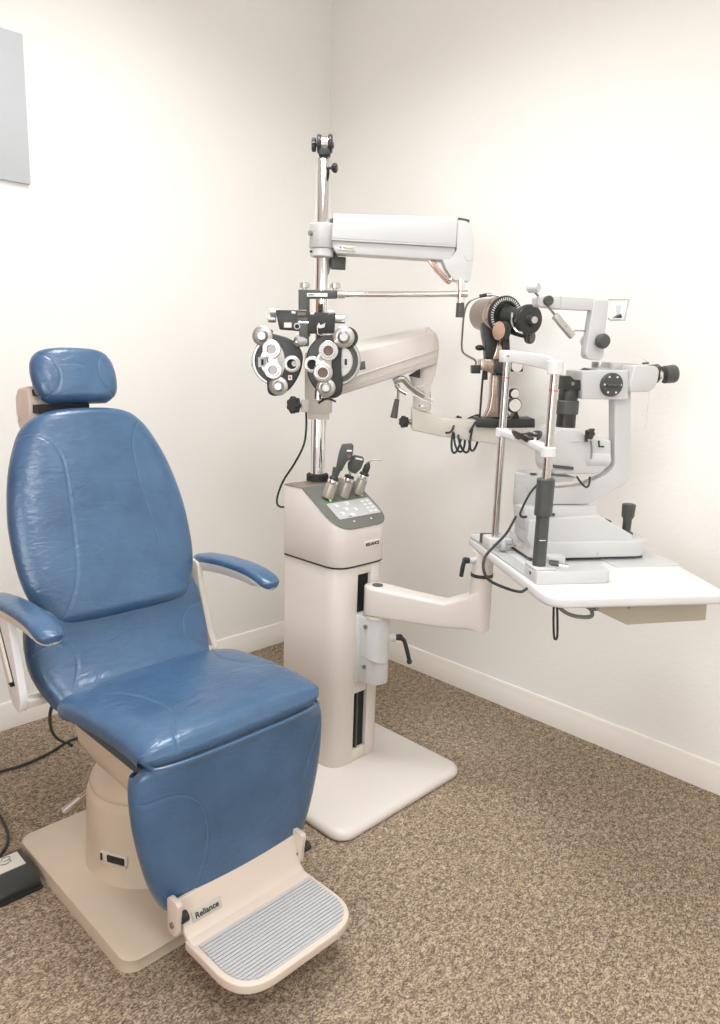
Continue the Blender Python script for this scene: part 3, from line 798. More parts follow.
# frame of the sloped panel: x along the stand, y up the slope
MP = plane_matrix(SO + SN * 0.0025 - Vector((1.5, 0, 0)), (1, 0, 0), (0, 0.8496, 0.5275))
b = NB(); ext(b, MP, rrect(1.441, 1.613, 0.034, 0.102, 0.004), 2, 0, 0.0012); kp = obj('keypad', b, KEYP, pan)
for i, (u, v) in enumerate([(0.13, 0.78), (0.13, 0.30), (0.34, 0.52), (0.50, 0.84), (0.60, 0.42), (0.40, 0.16)]):
    b = NB(); x, y = 1.441 + 0.172 * (0.06 + u * 0.72), 0.034 + 0.068 * v
    ext(b, MP, rrect(x - 0.008, x + 0.008, y - 0.006, y + 0.006, 0.003), 2, 0.001, 0.0022); obj('key', b, KEYL, kp)
for i in range(2):
    for j in range(4):
        b = NB(); x, y = 1.578 + 0.020 * i, 0.046 + 0.0145 * j
        ext(b, MP, rrect(x - 0.006, x + 0.006, y - 0.004, y + 0.004, 0.002), 2, 0.001, 0.0022); obj('key', b, KEYL, kp)
b = NB()
for x, y in ((1.4616, 0.087), (1.4616, 0.054), (1.488, 0.069), (1.508, 0.091), (1.520, 0.063)):
    tube(b, MP, [(x - 0.004, y - 0.003, 0.0024), (x, y + 0.004, 0.0024), (x + 0.004, y - 0.003, 0.0024)], 0.0004, 4, 1, False, True)
box(b, MP, 1.480, 1.502, 0.0385, 0.0405, 0.001, 0.0018)
obj('key_symbols', b, INK, kp, weld=False)
for x, y in ((1.465, 0.1125), (1.531, 0.1145), (1.595, 0.1152)):
    b = NB(); box(b, MP, x - 0.003, x + 0.003, y - 0.004, y + 0.004, 0, 0.003); obj('indicator_light', b, LED, pan, bevel=0.001)
for x, y in ((1.4865, 0.0186), (1.556, 0.0179)):
    b = NB(); cyl(b, MP, (x, y, 0), (x, y, 0.001), 0.003); obj('sensor_dot', b, KEYL, pan)
# badge on the console front
Mb = plane_matrix((1.541, SY0 - 0.0005, 0.716), (1, 0, 0), (0, 0, 1))
b = NB(); box(b, Mb, -0.031, 0.031, -0.010, 0.010, -0.001, 0.0015); bd = obj('badge', b, LABELM, cons, bevel=0.0006)
text('RELIANCE', Mb @ Matrix.Translation((0, 0, 0.0017)), 0.0125, INK, 'badge_lettering', bd, 0.0003, bold=0.0006)
# slider bracket with clamp lever, arm to the table
b = NB()
ext(b, W, roundpoly([(1.495, 1.462), (1.495, 1.418), (1.510, 1.392), (1.550, 1.384), (1.568, 1.402), (1.568, 1.462)], [0.0, 0.012, 0.02, 0.02, 0.012, 0], 5), 2, 0.300, 0.506)
br = obj('slider_bracket', b, INSTR, stand, bevel=0.006, seg=3)
b = NB(); box(b, W, 1.488, 1.550, 1.452, SY0 + 0.040, 0.296, 0.508); obj('slider_plate', b, INSTR, br, bevel=0.003)
b = NB(); ext(b, W, [(1.494, 0.385), (1.530, 0.368), (1.550, 0.371), (1.550, 0.3685), (1.530, 0.3655), (1.494, 0.3825)], 1, 1.3845, 1.46); obj('bracket_step', b, INSTR_G, br)
for z in (0.480, 0.355):
    b = NB(); cyl(b, W, (1.489, 1.428, z), (1.4955, 1.428, z), 0.006, seg=16); obj('bolt', b, BOLT, br)
b = NB(); lathe(b, W, (1.557, 1.400, 0.440), (0.75, -0.66, 0.0), [(0, 0.013), (0.022, 0.013), (0.026, 0.010)], 24); ls = obj('clamp_boss', b, INSTR, br)
b = NB(); lathe(b, W, (1.575, 1.384, 0.440), (0.75, -0.66, 0.0), [(0, 0.009), (0.016, 0.010), (0.022, 0.006)], 20)
tube(b, W, [(1.587, 1.374, 0.440), (1.596, 1.366, 0.428), (1.603, 1.360, 0.400), (1.610, 1.354, 0.365)], 0.0065, 10, 6)
ball(b, W, (1.610, 1.354, 0.363), 0.0085)
obj('clamp_lever', b, BLACK, br, weld=False)
# table arm (in its own plan): starts on the bracket, ends under the table corner
AS = Vector((1.560, 1.425, 0)); AE = Vector((1.655, 1.165, 0))
b = NB(); cyl(b, W, (1.527, 1.418, 0.505), (1.527, 1.418, 0.515), 0.034, seg=32); obj('arm_pivot', b, CREAM_D, br)
TX, TY = 1.659, 1.150      # foot of the table tube
d_ = Vector((TX - 1.527, TY - 1.418, 0)); la = d_.length; d_.normalize(); ang = math.degrees(math.atan2(d_.y, d_.x))
MA = frame((1.527, 1.418, 0), ang)
b = NB()
secsA = [(-0.037, 0.010, 0.515, 0.600), (-0.028, 0.026, 0.5145, 0.6015), (-0.012, 0.035, 0.514, 0.602), (0.02, 0.037, 0.514, 0.601), (la * 0.35, 0.031, 0.511, 0.593), (la * 0.68, 0.029, 0.509, 0.585), (la * 0.9, 0.030, 0.515, 0.612), (la, 0.031, 0.512, 0.640), (la + 0.018, 0.025, 0.512, 0.640), (la + 0.028, 0.012, 0.513, 0.640)]
rg = []
for x, hw, z0, z1 in secsA:
    rg.append([b.verts.new(MA @ Vector((x, yy, zz))) for yy, zz in rrect(-hw, hw, z0, z1, min(hw * 0.35, 0.010), 4)])
for a, c in zip(rg, rg[1:]):
    k = len(a)
    for i in range(k): b.faces.new((a[i], a[(i + 1) % k], c[(i + 1) % k], c[i]))
b.faces.new(rg[0]); b.faces.new(rg[-1])
tarm = obj('table_arm', b, TAUPE if False else CREAM, stand)
b = NB(); cyl(b, W, (1.527, 1.418, 0.6015), (1.527, 1.418, 0.6035), 0.016, seg=28); obj('pivot_cap', b, DARK, tarm)
b = NB(); cyl(b, W, (TX, TY, 0.515), (TX, TY, 0.668), 0.0305, seg=36); obj('arm_socket', b, CREAM, tarm)

# pole
PX, PY = 1.530, 1.690
b = NB(); lathe(b, W, (PX, PY, TOPZ + 0.0025), (0, 0, 1), [(0, 0.034), (0.018, 0.034), (0.022, 0.030), (0.022, 0.024)], 40); obj('pole_collar', b, RUBBER, stand)
b = NB(); lathe(b, W, (PX, PY, TOPZ), (0, 0, 1), [(0, 0.0235), (1.785 - TOPZ, 0.0235), (1.788 - TOPZ, 0.021)], 48); pole = obj('pole', b, CHROME, stand)
b = NB(); box(b, W, PX + 0.0225, PX + 0.030, PY - 0.022, PY - 0.012, 1.62, 1.634); obj('pole_key', b, BLACK, pole)
b = NB(); lathe(b, G, (0.0296, -0.0200, 1.7626), (1, -0.2, 0), [(-0.022, 0.004), (-0.006, 0.004), (-0.006, 0.008), (0.0, 0.013), (0.007, 0.013), (0.010, 0.009)], 24); obj('pole_side_knob', b, BLACK, pole)
# yoke on the pole top
b = NB()
lathe(b, W, (PX, PY, 1.786), (0, 0, 1), [(0, 0.022), (0.006, 0.012), (0.018, 0.011)], 24)
yk = obj('yoke_stem', b, DARK, pole)
b = NB()
ext(b, G, [(-0.0150, 1.8361), (-0.0142, 1.7958), (0.0182, 1.7968), (0.0186, 1.8372), (0.0102, 1.8370), (0.0093, 1.8161), (-0.0047, 1.8157), (-0.0052, 1.8365)], 1, -0.018, 0.018)
yo = obj('yoke', b, BLACK, pole, bevel=0.003)
for s, q in ((-1, (-0.0163, 0.0000, 1.8283)), (1, (0.0196, 0.0000, 1.8295))):
    b = NB(); lathe(b, G, (q[0] - s * 0.008 if s < 0 else q[0] - 0.008, 0, q[2]), (1, 0, 0), [(0, 0.022), (0.003, 0.025), (0.009, 0.025), (0.012, 0.022)], 36) if s > 0 else lathe(b, G, (q[0] - 0.003, 0, q[2]), (1, 0, 0), [(0, 0.022), (0.003, 0.025), (0.009, 0.025), (0.012, 0.022)], 36)
    obj('yoke_disc', b, BLACK, yo)
q = (0.0014, 0.0000, 1.8289)
b = NB(); lathe(b, G, (q[0] - 0.012, 0, q[2]), (1, 0, 0), [(0, 0.020), (0.024, 0.020)], 36); obj('yoke_roller', b, CHROME, yo)
b = NB(); knurl(b, G, (q[0] - 0.036, 0, q[2] - 0.003), (1, 0, 0), 0.012, 0.018, 12, 0.05); cyl(b, G, (q[0] - 0.026, 0, q[2] - 0.003), (q[0] - 0.015, 0, q[2] - 0.003), 0.005); obj('yoke_knob', b, BLACK, yo, weld=False)
b = NB(); cyl(b, G, (q[0] + 0.016, 0, q[2] - 0.003), (q[0] + 0.026, 0, q[2] - 0.003), 0.008); obj('yoke_bolt', b, DARK, yo)

# upper arm: collar, cover, end cap
zc = lambda px, py: None
q0 = (-0.0117, 0.0000, 1.6167); q1 = (-0.0103, 0.0000, 1.5493); q2 = (-0.0069, 0.0000, 1.5261)
b = NB()
lathe(b, W, (PX, PY, q1[2]), (0, 0, 1), [(0, 0.024), (0.0, 0.035), (0.003, 0.037), (q0[2] - q1[2] - 0.003, 0.037), (q0[2] - q1[2], 0.034), (q0[2] - q1[2], 0.024)], 48, cap=False)
ua = obj('phoropter_arm_collar', b, INSTR, stand)
b = NB(); lathe(b, W, (PX, PY, q2[2]), (0, 0, 1), [(0, 0.0236), (0, 0.031), (0.002, 0.033), (q1[2] - q2[2] - 0.001, 0.033), (q1[2] - q2[2] - 0.001, 0.0236)], 48, cap=False); obj('stop_ring', b, INSTR, ua)
b = NB(); cyl(b, G, (-0.030, -0.022, (q0[2] + q1[2]) / 2 + 0.004), (-0.036, -0.026, (q0[2] + q1[2]) / 2 + 0.004), 0.007); obj('set_screw', b, BOLT, ua)
b = NB(); cyl(b, G, (-0.028, -0.016, q2[2] + 0.012), (-0.033, -0.019, q2[2] + 0.012), 0.003); obj('ring_screw', b, BLACK, ua)
b = NB(); ext(b, G, [(0.0222, 1.5306), (0.0231, 1.4970), (0.0687, 1.4957), (0.0691, 1.5307), (0.0442, 1.5313), (0.0350, 1.5477)], 1, 0.015, 0.045); obj('arm_stop', b, DARK, ua, bevel=0.003)
b = NB()
ext(b, G, [(0.0319, 1.6399), (0.3832, 1.6409), (0.3824, 1.5645), (0.0274, 1.5730)], 1, -0.036, 0.036)
acv = obj('phoropter_arm', b, INSTR, stand, bevel=0.004, seg=3)
b = NB()
ext(b, G, [(0.0292, 1.5697), (0.3810, 1.5611), (0.3815, 1.5516), (0.3689, 1.5240), (0.0430, 1.5337), (0.0311, 1.5509)], 1, -0.030, 0.030); obj('arm_underside', b, INSTR, acv, bevel=0.004, seg=3)
b = NB(); ext(b, G, [(0.0280, 1.5733), (0.3815, 1.5653), (0.3818, 1.5607), (0.0287, 1.5687)], 1, -0.0375, 0.0375); obj('arm_trim', b, INSTR_G, acv)
bq = (0.0711, -0.0310, 1.5488)
Mg = G @ plane_matrix(bq, (1, 0, -0.058), (0, 0, 1))
b = NB(); box(b, Mg, -0.026, 0.026, -0.0065, 0.0065, -0.001, 0.002); bd = obj('badge', b, BADGE, acv, bevel=0.0004)
text('RELIANCE', Mg @ Matrix.Translation((0.006, 0, 0.0022)), 0.0065, INK, 'badge_lettering', bd, 0.0002)
b = NB(); cyl(b, Mg, (-0.017, 0, 0.002), (-0.017, 0, 0.0026), 0.0025); obj('badge_dot', b, mat('badge_blue', (70, 90, 190), 0.5), bd)
b = NB()
ext(b, G, roundpoly([(0.3822, 1.6350), (0.4164, 1.6322), (0.4311, 1.6018), (0.4361, 1.5235), (0.4267, 1.4697), (0.3820, 1.4710), (0.3589, 1.4991), (0.3459, 1.5260), (0.3713, 1.5322), (0.3842, 1.5544)], [0.003, 0.02, 0.02, 0.02, 0.006, 0.006, 0.01, 0.002, 0.002, 0.002], 4), 1, -0.030, 0.030)
cap_ = obj('arm_end_cap', b, INSTR, acv, bevel=0.008, seg=4)
b = NB(); ext(b, G, [(0.3859, 1.6427), (0.4174, 1.6378), (0.4178, 1.6325), (0.3864, 1.6341)], 1, -0.024, 0.024); obj('end_cap_seal', b, DARK, cap_)
e = (0.4223, -0.0310, 1.5365)
b = NB(); cyl(b, G, (e[0] - 0.002, -0.026, e[2]), (e[0] - 0.002, -0.0315, e[2]), 0.011, seg=28, ch=0.001); obj('end_cap_button', b, INSTR, cap_)
b = NB(); ext(b, G, [(0.3017, 1.5309), (0.3217, 1.5330), (0.3314, 1.5140), (0.3713, 1.4738), (0.3776, 1.4657), (0.3691, 1.4612), (0.3570, 1.4706), (0.3171, 1.5108)], 1, -0.016, 0.010); lk = obj('cable_guide', b, COPPER, acv, bevel=0.002)
b = NB()
tube(b, G, [(0.3319, -0.0300, 1.5200), (0.3214, -0.0300, 1.5033), (0.3487, -0.0300, 1.4768), (0.3746, -0.0300, 1.4749), (0.3589, -0.0300, 1.4991)], 0.002, 6, 4)
obj('wire_clip', b, CHROME, lk)
# drop rod with a sleeve
b = NB(); r0 = (0.4015, -0.0300, 1.4730); r1 = (0.4039, -0.0300, 1.4093)
cyl(b, G, r0, r1, 0.0115, seg=28); rod = obj('drop_rod', b, CHROME, acv)
r2 = (0.4049, -0.0300, 1.3688); b = NB(); cyl(b, G, r1, r2, 0.0115, 0.0125, seg=28, ch=0.001); obj('rod_sleeve', b, DARK, rod)

# lower arm, carrying the keratometer: clamp, sloping cover, bracket, level arm
b = NB()
k0 = (-0.0010, 0.0000, 1.1194); k1 = (-0.0001, 0.0000, 1.0791); k2 = (0.0003, 0.0000, 1.0596)
lathe(b, W, (PX, PY, k1[2]), (0, 0, 1), [(0, 0.024), (0, 0.038), (0.003, 0.040), (k0[2] - k1[2], 0.040), (k0[2] - k1[2], 0.024)], 44, cap=False)
ka = obj('lower_clamp', b, CREAM_D, stand)
b = NB(); lathe(b, W, (PX, PY, k2[2]), (0, 0, 1), [(0, 0.024), (0, 0.032), (k1[2] - k2[2], 0.033), (k1[2] - k2[2], 0.024)], 44, cap=False); obj('lower_ring', b, CREAM_D, ka)
b = NB(); ext(b, G, [(-0.0534, 1.1160), (-0.0529, 1.0804), (-0.0200, 1.0800), (-0.0207, 1.1185)], 1, -0.024, -0.006); obj('clamp_ear', b, CREAM_D, ka, bevel=0.003)
q = (-0.0536, -0.0150, 1.1008)
b = NB(); knurl(b, G, (q[0] - 0.012, q[1] - 0.002, q[2]), (-0.70, -0.71, 0), 0.022, 0.024, 7, 0.10); obj('clamp_knob', b, BLACK, ka)
b = NB(); tube(b, W, [(PX - 0.030, PY - 0.030, k0[2] - 0.010), (PX - 0.005, PY - 0.042, k0[2] + 0.004), (PX + 0.035, PY - 0.035, k0[2] - 0.006)], 0.003, 8); obj('clamp_wire', b, BLACK, ka)
b = NB(); ext(b, G, [(-0.0447, 1.2561), (-0.0423, 1.1172), (0.0415, 1.1185), (0.0320, 1.2586)], 1, -0.016, 0.03)
obj('arm_root', b, CREAM_D, ka, bevel=0.006)
# sloping cover as a loft between two rectangular ends
def loft4(bm, M, A, B):
    va = [bm.verts.new(M @ Vector(v)) for v in A]; vb = [bm.verts.new(M @ Vector(v)) for v in B]; n = len(va)
    bm.faces.new(va); bm.faces.new(vb[::-1])
    for i in range(n): bm.faces.new((va[i], vb[i], vb[(i + 1) % n], va[(i + 1) % n]))
b = NB()
A0 = [(0.0419, -0.0300, 1.1285), (0.0410, -0.0340, 1.1696), (0.0449, -0.0340, 1.2447), (0.0415, 0.0450, 1.2797), (0.0455, 0.0450, 1.1243)]
B0_ = [(0.3618, 0.1400, 1.2325), (0.3667, 0.1350, 1.2790), (0.3468, 0.1350, 1.3272), (0.3404, 0.2150, 1.3509), (0.3694, 0.2150, 1.2317)]
loft4(b, G, A0, B0_)
lc = obj('keratometer_arm', b, CREAM, stand, bevel=0.004, seg=3)
b = NB(); tube(b, G, [(0.0411, -0.0360, 1.1682), (0.3671, 0.1330, 1.2780)], 0.0022, 6, 1, False); obj('cover_ridge', b, CREAM_D, lc)
b = NB(); tube(b, G, [(0.0475, -0.0340, 1.1465), (0.3648, 0.1340, 1.2543)], 0.0012, 6, 1, False); obj('lower_ridge', b, CREAM_D, lc)
b = NB(); ext(b, G, [(0.3275, 1.3465), (0.3567, 1.3276), (0.3666, 1.3066), (0.3686, 1.2821), (0.3650, 1.2326), (0.3605, 1.1983), (0.3509, 1.1698), (0.3468, 1.1571), (0.3508, 1.0814), (0.2960, 1.0891), (0.2947, 1.1491), (0.2783, 1.1924), (0.3061, 1.2089), (0.3202, 1.2435)], 1, 0.150, 0.205)
eb = obj('arm_elbow', b, CREAM, lc, bevel=0.006, seg=3)
b = NB(); cyl(b, G, (0.3249, 0.1750, 1.1436), (0.3279, 0.1750, 1.0844), 0.0275, seg=32); obj('elbow_post', b, CREAM, eb)
b = NB(); cyl(b, G, (0.3270, 0.1750, 1.1024), (0.3273, 0.1750, 1.0959), 0.0282, seg=32); obj('elbow_ring', b, CHROME, eb)
b = NB(); ext(b, G, [(0.2745, 1.1926), (0.3081, 1.2154), (0.3095, 1.1875), (0.2968, 1.1887)], 1, 0.11, 0.15); obj('elbow_seal', b, RUBBER, eb)
b = NB()
ext(b, G, [(0.2902, 1.0914), (0.3423, 1.0771), (0.4011, 1.0614), (0.5757, 1.0559), (0.5810, 0.9817), (0.4829, 0.9915), (0.3850, 1.0029), (0.2936, 1.0193)], 1, 0.150, 0.205)
kh = obj('level_arm', b, CREAM_D, lc, bevel=0.005, seg=3)
q = (0.2872, 0.1700, 1.0446)
b = NB(); knurl(b, G, (q[0] - 0.012, q[1], q[2]), (-0.78, -0.62, 0), 0.018, 0.018, 7, 0.10); obj('level_knob', b, BLACK, kh)
b = NB(); cyl(b, G, (q[0] - 0.008, q[1], q[2]), (q[0] + 0.008, q[1], q[2]), 0.009); obj('knob_shaft', b, BOLT, kh)
# brake linkage under the cover
b = NB()
tube(b, G, [(0.2262, 0.0900, 1.1739), (0.2537, 0.0900, 1.1840), (0.2771, 0.1000, 1.1628), (0.3241, 0.1200, 1.1323)], 0.010, 8, 4)
lk2 = obj('brake_linkage', b, ALU, lc)
b = NB(); tube(b, G, [(0.2868, 0.1000, 1.1570), (0.3555, 0.1100, 1.1183), (0.3497, 0.1100, 1.1087), (0.2813, 0.1000, 1.1413)], 0.003, 6, 1, False, True); obj('link_frame', b, CHROME, lk2)
b = NB(); tube(b, G, [(0.2323, 0.0800, 1.1653), (0.2453, 0.0800, 1.1504), (0.2676, 0.0800, 1.1388)], 0.006, 8, 4); obj('link_bar', b, STEEL, lk2)
b = NB(); tube(b, G, [(0.2414, 0.0800, 1.1686), (0.2405, 0.0800, 1.1195)], 0.0045, 8, 1, False); lvx = obj('brake_lever', b, CHROME, lc)
b = NB(); cyl(b, G, (0.2388, 0.0800, 1.1225), (0.2304, 0.0800, 1.0634), 0.0075, 0.0115, seg=20, ch=0.001); obj('lever_grip', b, DARK, lvx)
b = NB(); tube(b, G, [(0.2868, 0.1000, 1.1570), (0.3084, 0.1000, 1.1623), (0.3301, 0.1000, 1.1661)], 0.0015, 6); obj('link_pin', b, BOLT, lk2)

# ------------------------------------------------------------------ three handheld instruments in the charging wells
def handle(px_list, name, label, head):
    A, B = px_list
    t = empty(name, tuple(G @ Vector(A)), label, 'handheld instrument')
    d = Vector(B) - Vector(A); L = d.length; dn = d.normalized()
    b = NB(); lathe(b, G, Vector(A) - dn * 0.004, dn, [(0, 0.0165), (0.004, 0.0185), (L * 0.9, 0.0165), (L * 0.93, 0.015)], 28); obj('handle', b, STEEL2, t)
    b = NB(); lathe(b, G, Vector(A) + dn * (L * 0.90), dn, [(0, 0.0155), (0.004, 0.0165), (0.009, 0.0165), (0.012, 0.013)], 28); nk = obj('neck_ring', b, CHROME, t)
    b = NB(); lathe(b, G, Vector(A) + dn * (L * 0.90 + 0.010), dn, [(0, 0.0145), (0.006, 0.015), (0.010, 0.012)], 24); obj('dial', b, BLACK, t)
    return t, Vector(A) + dn * (L * 0.90 + 0.018), dn
STEEL2 = mat('handle_grey_metal', (176, 172, 160), 0.4, metal=0.5, vary=0.03, vscale=50)
b0 = -0.125
t, tip, dn = handle(((0.0365, -0.1280, 0.8454), (0.0511, -0.1200, 0.8889)), 'ophthalmoscope', 'tallest black-headed handheld instrument, leftmost well of the console', 1)
b = NB(); cyl(b, G, tip, (0.0630, -0.1150, 0.9297), 0.009, 0.013, seg=20); hn = obj('head_stem', b, DARK, t)
b = NB(); ext(b, G, roundpoly([(0.0587, 0.9295), (0.0662, 0.9736), (0.0742, 0.9986), (0.1029, 1.0024), (0.1089, 0.9954), (0.1057, 0.9604), (0.0900, 0.9511), (0.0763, 0.9213)], 0.004, 3), 1, -0.128, -0.100); hd = obj('head', b, DARK, t, bevel=0.003)
b = NB(); ext(b, G, [(0.0893, 0.9850), (0.1036, 0.9855), (0.1038, 0.9803), (0.0894, 0.9807)], 1, -0.1295, -0.127); obj('head_window', b, INKW, hd)
b = NB(); lathe(b, G, (0.0955, -0.1280, 0.9676), (0, -1, 0), [(0, 0.006), (0.003, 0.006)], 16); obj('lens', b, LENSG, hd)
t, tip, dn = handle(((0.0807, -0.0800, 0.8407), (0.0956, -0.0740, 0.8885)), 'retinoscope', 'square black-headed handheld instrument in the middle well of the console', 2)
b = NB(); cyl(b, G, tip, (0.1021, -0.0720, 0.9184), 0.006, 0.007, seg=16); obj('head_stem', b, CHROME, t)
b = NB(); ext(b, G, roundpoly([(0.0931, 0.9211), (0.0926, 0.9391), (0.1096, 0.9635), (0.1379, 0.9584), (0.1411, 0.9496), (0.1330, 0.9254), (0.1173, 0.9084), (0.1023, 0.9124)], 0.004, 3), 1, -0.084, -0.058); hd = obj('head', b, DARK, t, bevel=0.003)
b = NB(); ext(b, G, [(0.1158, 0.9580), (0.1365, 0.9542), (0.1351, 0.9498), (0.1144, 0.9535)], 1, -0.0855, -0.083); obj('head_mark', b, INKW, hd)
t, tip, dn = handle(((0.1237, -0.0340, 0.8426), (0.1403, -0.0280, 0.8914)), 'transilluminator', 'slim handheld instrument with a bent wire tip in the rightmost console well', 3)
b = NB(); lathe(b, G, tip, dn, [(-0.004, 0.008), (0.006, 0.0105), (0.022, 0.010), (0.032, 0.005), (0.035, 0.003)], 20); hd = obj('head', b, BLACK, t)
b = NB(); e_ = (0.1555, -0.0240, 0.9372); tube(b, G, [tip + dn * 0.03, e_, (0.1704, -0.0240, 0.9429), (0.1946, -0.0240, 0.9431)], 0.0016, 6, 4); obj('light_tip', b, BOLT, t)

# ------------------------------------------------------------------ phoropter
phor = empty('phoropter', tuple(G @ Vector((-0.0296, -0.1000, 1.3988))), 'black and silver phoropter with two lens batteries hanging in front of the chrome pole', 'phoropter')
D = -0.10
b = NB(); cyl(b, G, (0.4047, -0.0300, 1.4336), (0.0479, -0.0900, 1.4169), 0.0085, seg=24); tb = obj('support_tube', b, CHROME, phor)
q = (0.4047, -0.0300, 1.4336)
b = NB(); cyl(b, G, (q[0] - 0.004, q[1] - 0.016, q[2]), (q[0] + 0.016, q[1] - 0.014, q[2]), 0.010, seg=20); obj('rod_clamp', b, CHROME, tb)
b = NB(); cyl(b, G, (q[0], q[1], q[2] - 0.011), (q[0], q[1], q[2] + 0.011), 0.0155, seg=24); obj('clamp_ring', b, CHROME, tb)
b = NB()
ext(b, G, [(-0.0574, 1.4255), (0.0476, 1.4263), (0.0482, 1.4053), (-0.0276, 1.4028), (-0.0269, 1.3669), (-0.0564, 1.3659)], 1, -0.112, -0.080); lb = obj('hanger_bracket', b, DARK, phor, bevel=0.002)
b = NB(); ext(b, G, [(-0.0333, 1.4166), (0.0235, 1.4179), (0.0238, 1.4083), (-0.0332, 1.4070)], 1, -0.1135, -0.112); pl_ = obj('white_label', b, INKW, lb)
b = NB(); ext(b, G, [(-0.0290, 1.4129), (-0.0138, 1.4134), (-0.0137, 1.4110), (-0.0290, 1.4105)], 1, -0.1139, -0.1135); obj('label_print', b, INK, pl_)
b = NB(); cyl(b, G, (0.0480, -0.0950, 1.4162), (0.0703, -0.0900, 1.4173), 0.0105, seg=24); obj('tube_socket', b, ALU_L, lb)
for x in (305, 335.5):
    pass
for P0, P1 in (((-0.0416, -0.0950, 1.4257), (-0.0420, -0.0950, 1.4458)), ((0.0436, -0.0950, 1.4271), (0.0430, -0.0950, 1.4472))):
    b = NB(); L_ = P1[2] - P0[2]; lathe(b, G, P0, (0, 0, 1), [(0, 0.006), (0.006, 0.006), (0.006, 0.0145), (L_ - 0.002, 0.0145), (L_, 0.012)], 32); obj('thumb_screw', b, ALU_L, lb)
# crossbar
b = NB()
ext(b, G, [(-0.1188, 1.3675), (-0.0274, 1.3691), (-0.0273, 1.3651), (0.0475, 1.3649), (0.0448, 1.3095), (-0.0235, 1.3072), (-0.0233, 1.2991), (-0.0484, 1.2982), (-0.0514, 1.3131), (-0.1072, 1.3153)], 1, -0.130, -0.090)
cb = obj('crossbar', b, BLACK, phor, bevel=0.002)
b = NB(); ext(b, G, [(-0.0608, 1.3481), (-0.0274, 1.3492), (-0.0259, 1.2731), (-0.0428, 1.2726), (-0.0488, 1.2970)], 1, -0.138, -0.095); obj('centre_block', b, DARK, cb, bevel=0.003)
def knob(P, r, L, d=(0, -1, 0), m=ALU_L, name='knob', parent=None, steps=((0, 1.0), (0.55, 1.0), (0.6, 0.8), (1.0, 0.55)), seg=32):
    b = NB(); lathe(b, G, P, d, [(t * L, r * k) for t, k in steps], seg); return obj(name, b, m, parent)
def hcyl(A, B, r, m, name, parent, seg=28):
    b = NB(); cyl(b, G, A, B, r, seg=seg, ch=min(0.0015, r * 0.2)); return obj(name, b, m, parent)
hcyl((-0.1352, -0.1150, 1.3634), (-0.1129, -0.1150, 1.3628), 0.011, ALU_L, 'level_knob', cb)
hcyl((-0.1418, -0.1050, 1.3447), (-0.1194, -0.1050, 1.3441), 0.0105, ALU_L, 'level_knob', cb)
hcyl((0.0447, -0.1100, 1.3493), (0.0740, -0.1100, 1.3503), 0.0125, ALU_L, 'distance_knob', cb)
hcyl((-0.0744, -0.1250, 1.3609), (-0.0619, -0.1250, 1.3613), 0.006, ALU_L, 'scale_screw', cb)
hcyl((-0.0231, -0.1250, 1.3599), (-0.0106, -0.1250, 1.3603), 0.006, ALU_L, 'scale_screw', cb)
hcyl((0.0253, -0.1250, 1.3655), (0.0433, -0.1250, 1.3661), 0.0075, ALU_L, 'scale_screw', cb)
b = NB(); cyl(b, G, (-0.0625, -0.1180, 1.3595), (-0.0319, -0.1180, 1.3605), 0.0105, seg=24); lvl = obj('spirit_level', b, BADGE, cb)
b = NB(); ext(b, G, [(-0.0574, 1.3625), (-0.0353, 1.3632), (-0.0351, 1.3557), (-0.0573, 1.3550)], 1, -0.1305, -0.128); obj('level_window', b, LENSG, lvl)
b = NB(); ext(b, G, [(-0.0944, 1.3344), (-0.0736, 1.3351), (-0.0734, 1.3217), (-0.0942, 1.3210)], 1, -0.1312, -0.1295); obj('scale_window', b, LABELM, cb)
b = NB(); cyl(b, G, (-0.0582, -0.1300, 1.3262), (-0.0572, -0.1420, 1.3258), 0.009, seg=24); er = obj('eyelet', b, CHROME, cb)
b = NB(); cyl(b, G, (-0.0573, -0.1410, 1.3248), (-0.0572, -0.1425, 1.3248), 0.006, seg=20); obj('eyelet_hole', b, HOLE, er)
hcyl((-0.0538, -0.1350, 1.3356), (-0.0261, -0.1350, 1.3346), 0.0045, CHROME, 'adjust_shaft', cb)
b = NB(); ext(b, G, [(-0.0593, 1.3100), (-0.0510, 1.3102), (-0.0508, 1.2994), (-0.0592, 1.2991)], 1, -0.136, -0.125); obj('nose_tab', b, ALU_L, cb, bevel=0.0008)
hcyl((-0.0609, -0.1400, 1.2826), (-0.0342, -0.1250, 1.2859), 0.0145, ALU_L, 'convergence_knob', cb)
hcyl((-0.0632, -0.1450, 1.2817), (-0.0580, -0.1410, 1.2827), 0.009, CHROME, 'knob_face', cb)
b = NB(); tube(b, G, [(-0.0024, -0.1350, 1.3279), (-0.0006, -0.1350, 1.3064), (0.0078, -0.1350, 1.3039), (0.0355, -0.1350, 1.3062)], 0.0018, 6, 1, False); obj('scale_wire', b, CHROME, cb)
b = NB(); ext(b, G, [(-0.0027, 1.3267), (0.0026, 1.3376), (0.0070, 1.3297), (0.0207, 1.3369), (0.0182, 1.3247), (0.0044, 1.3215)], 1, -0.138, -0.13); obj('pointer', b, ALU, cb)

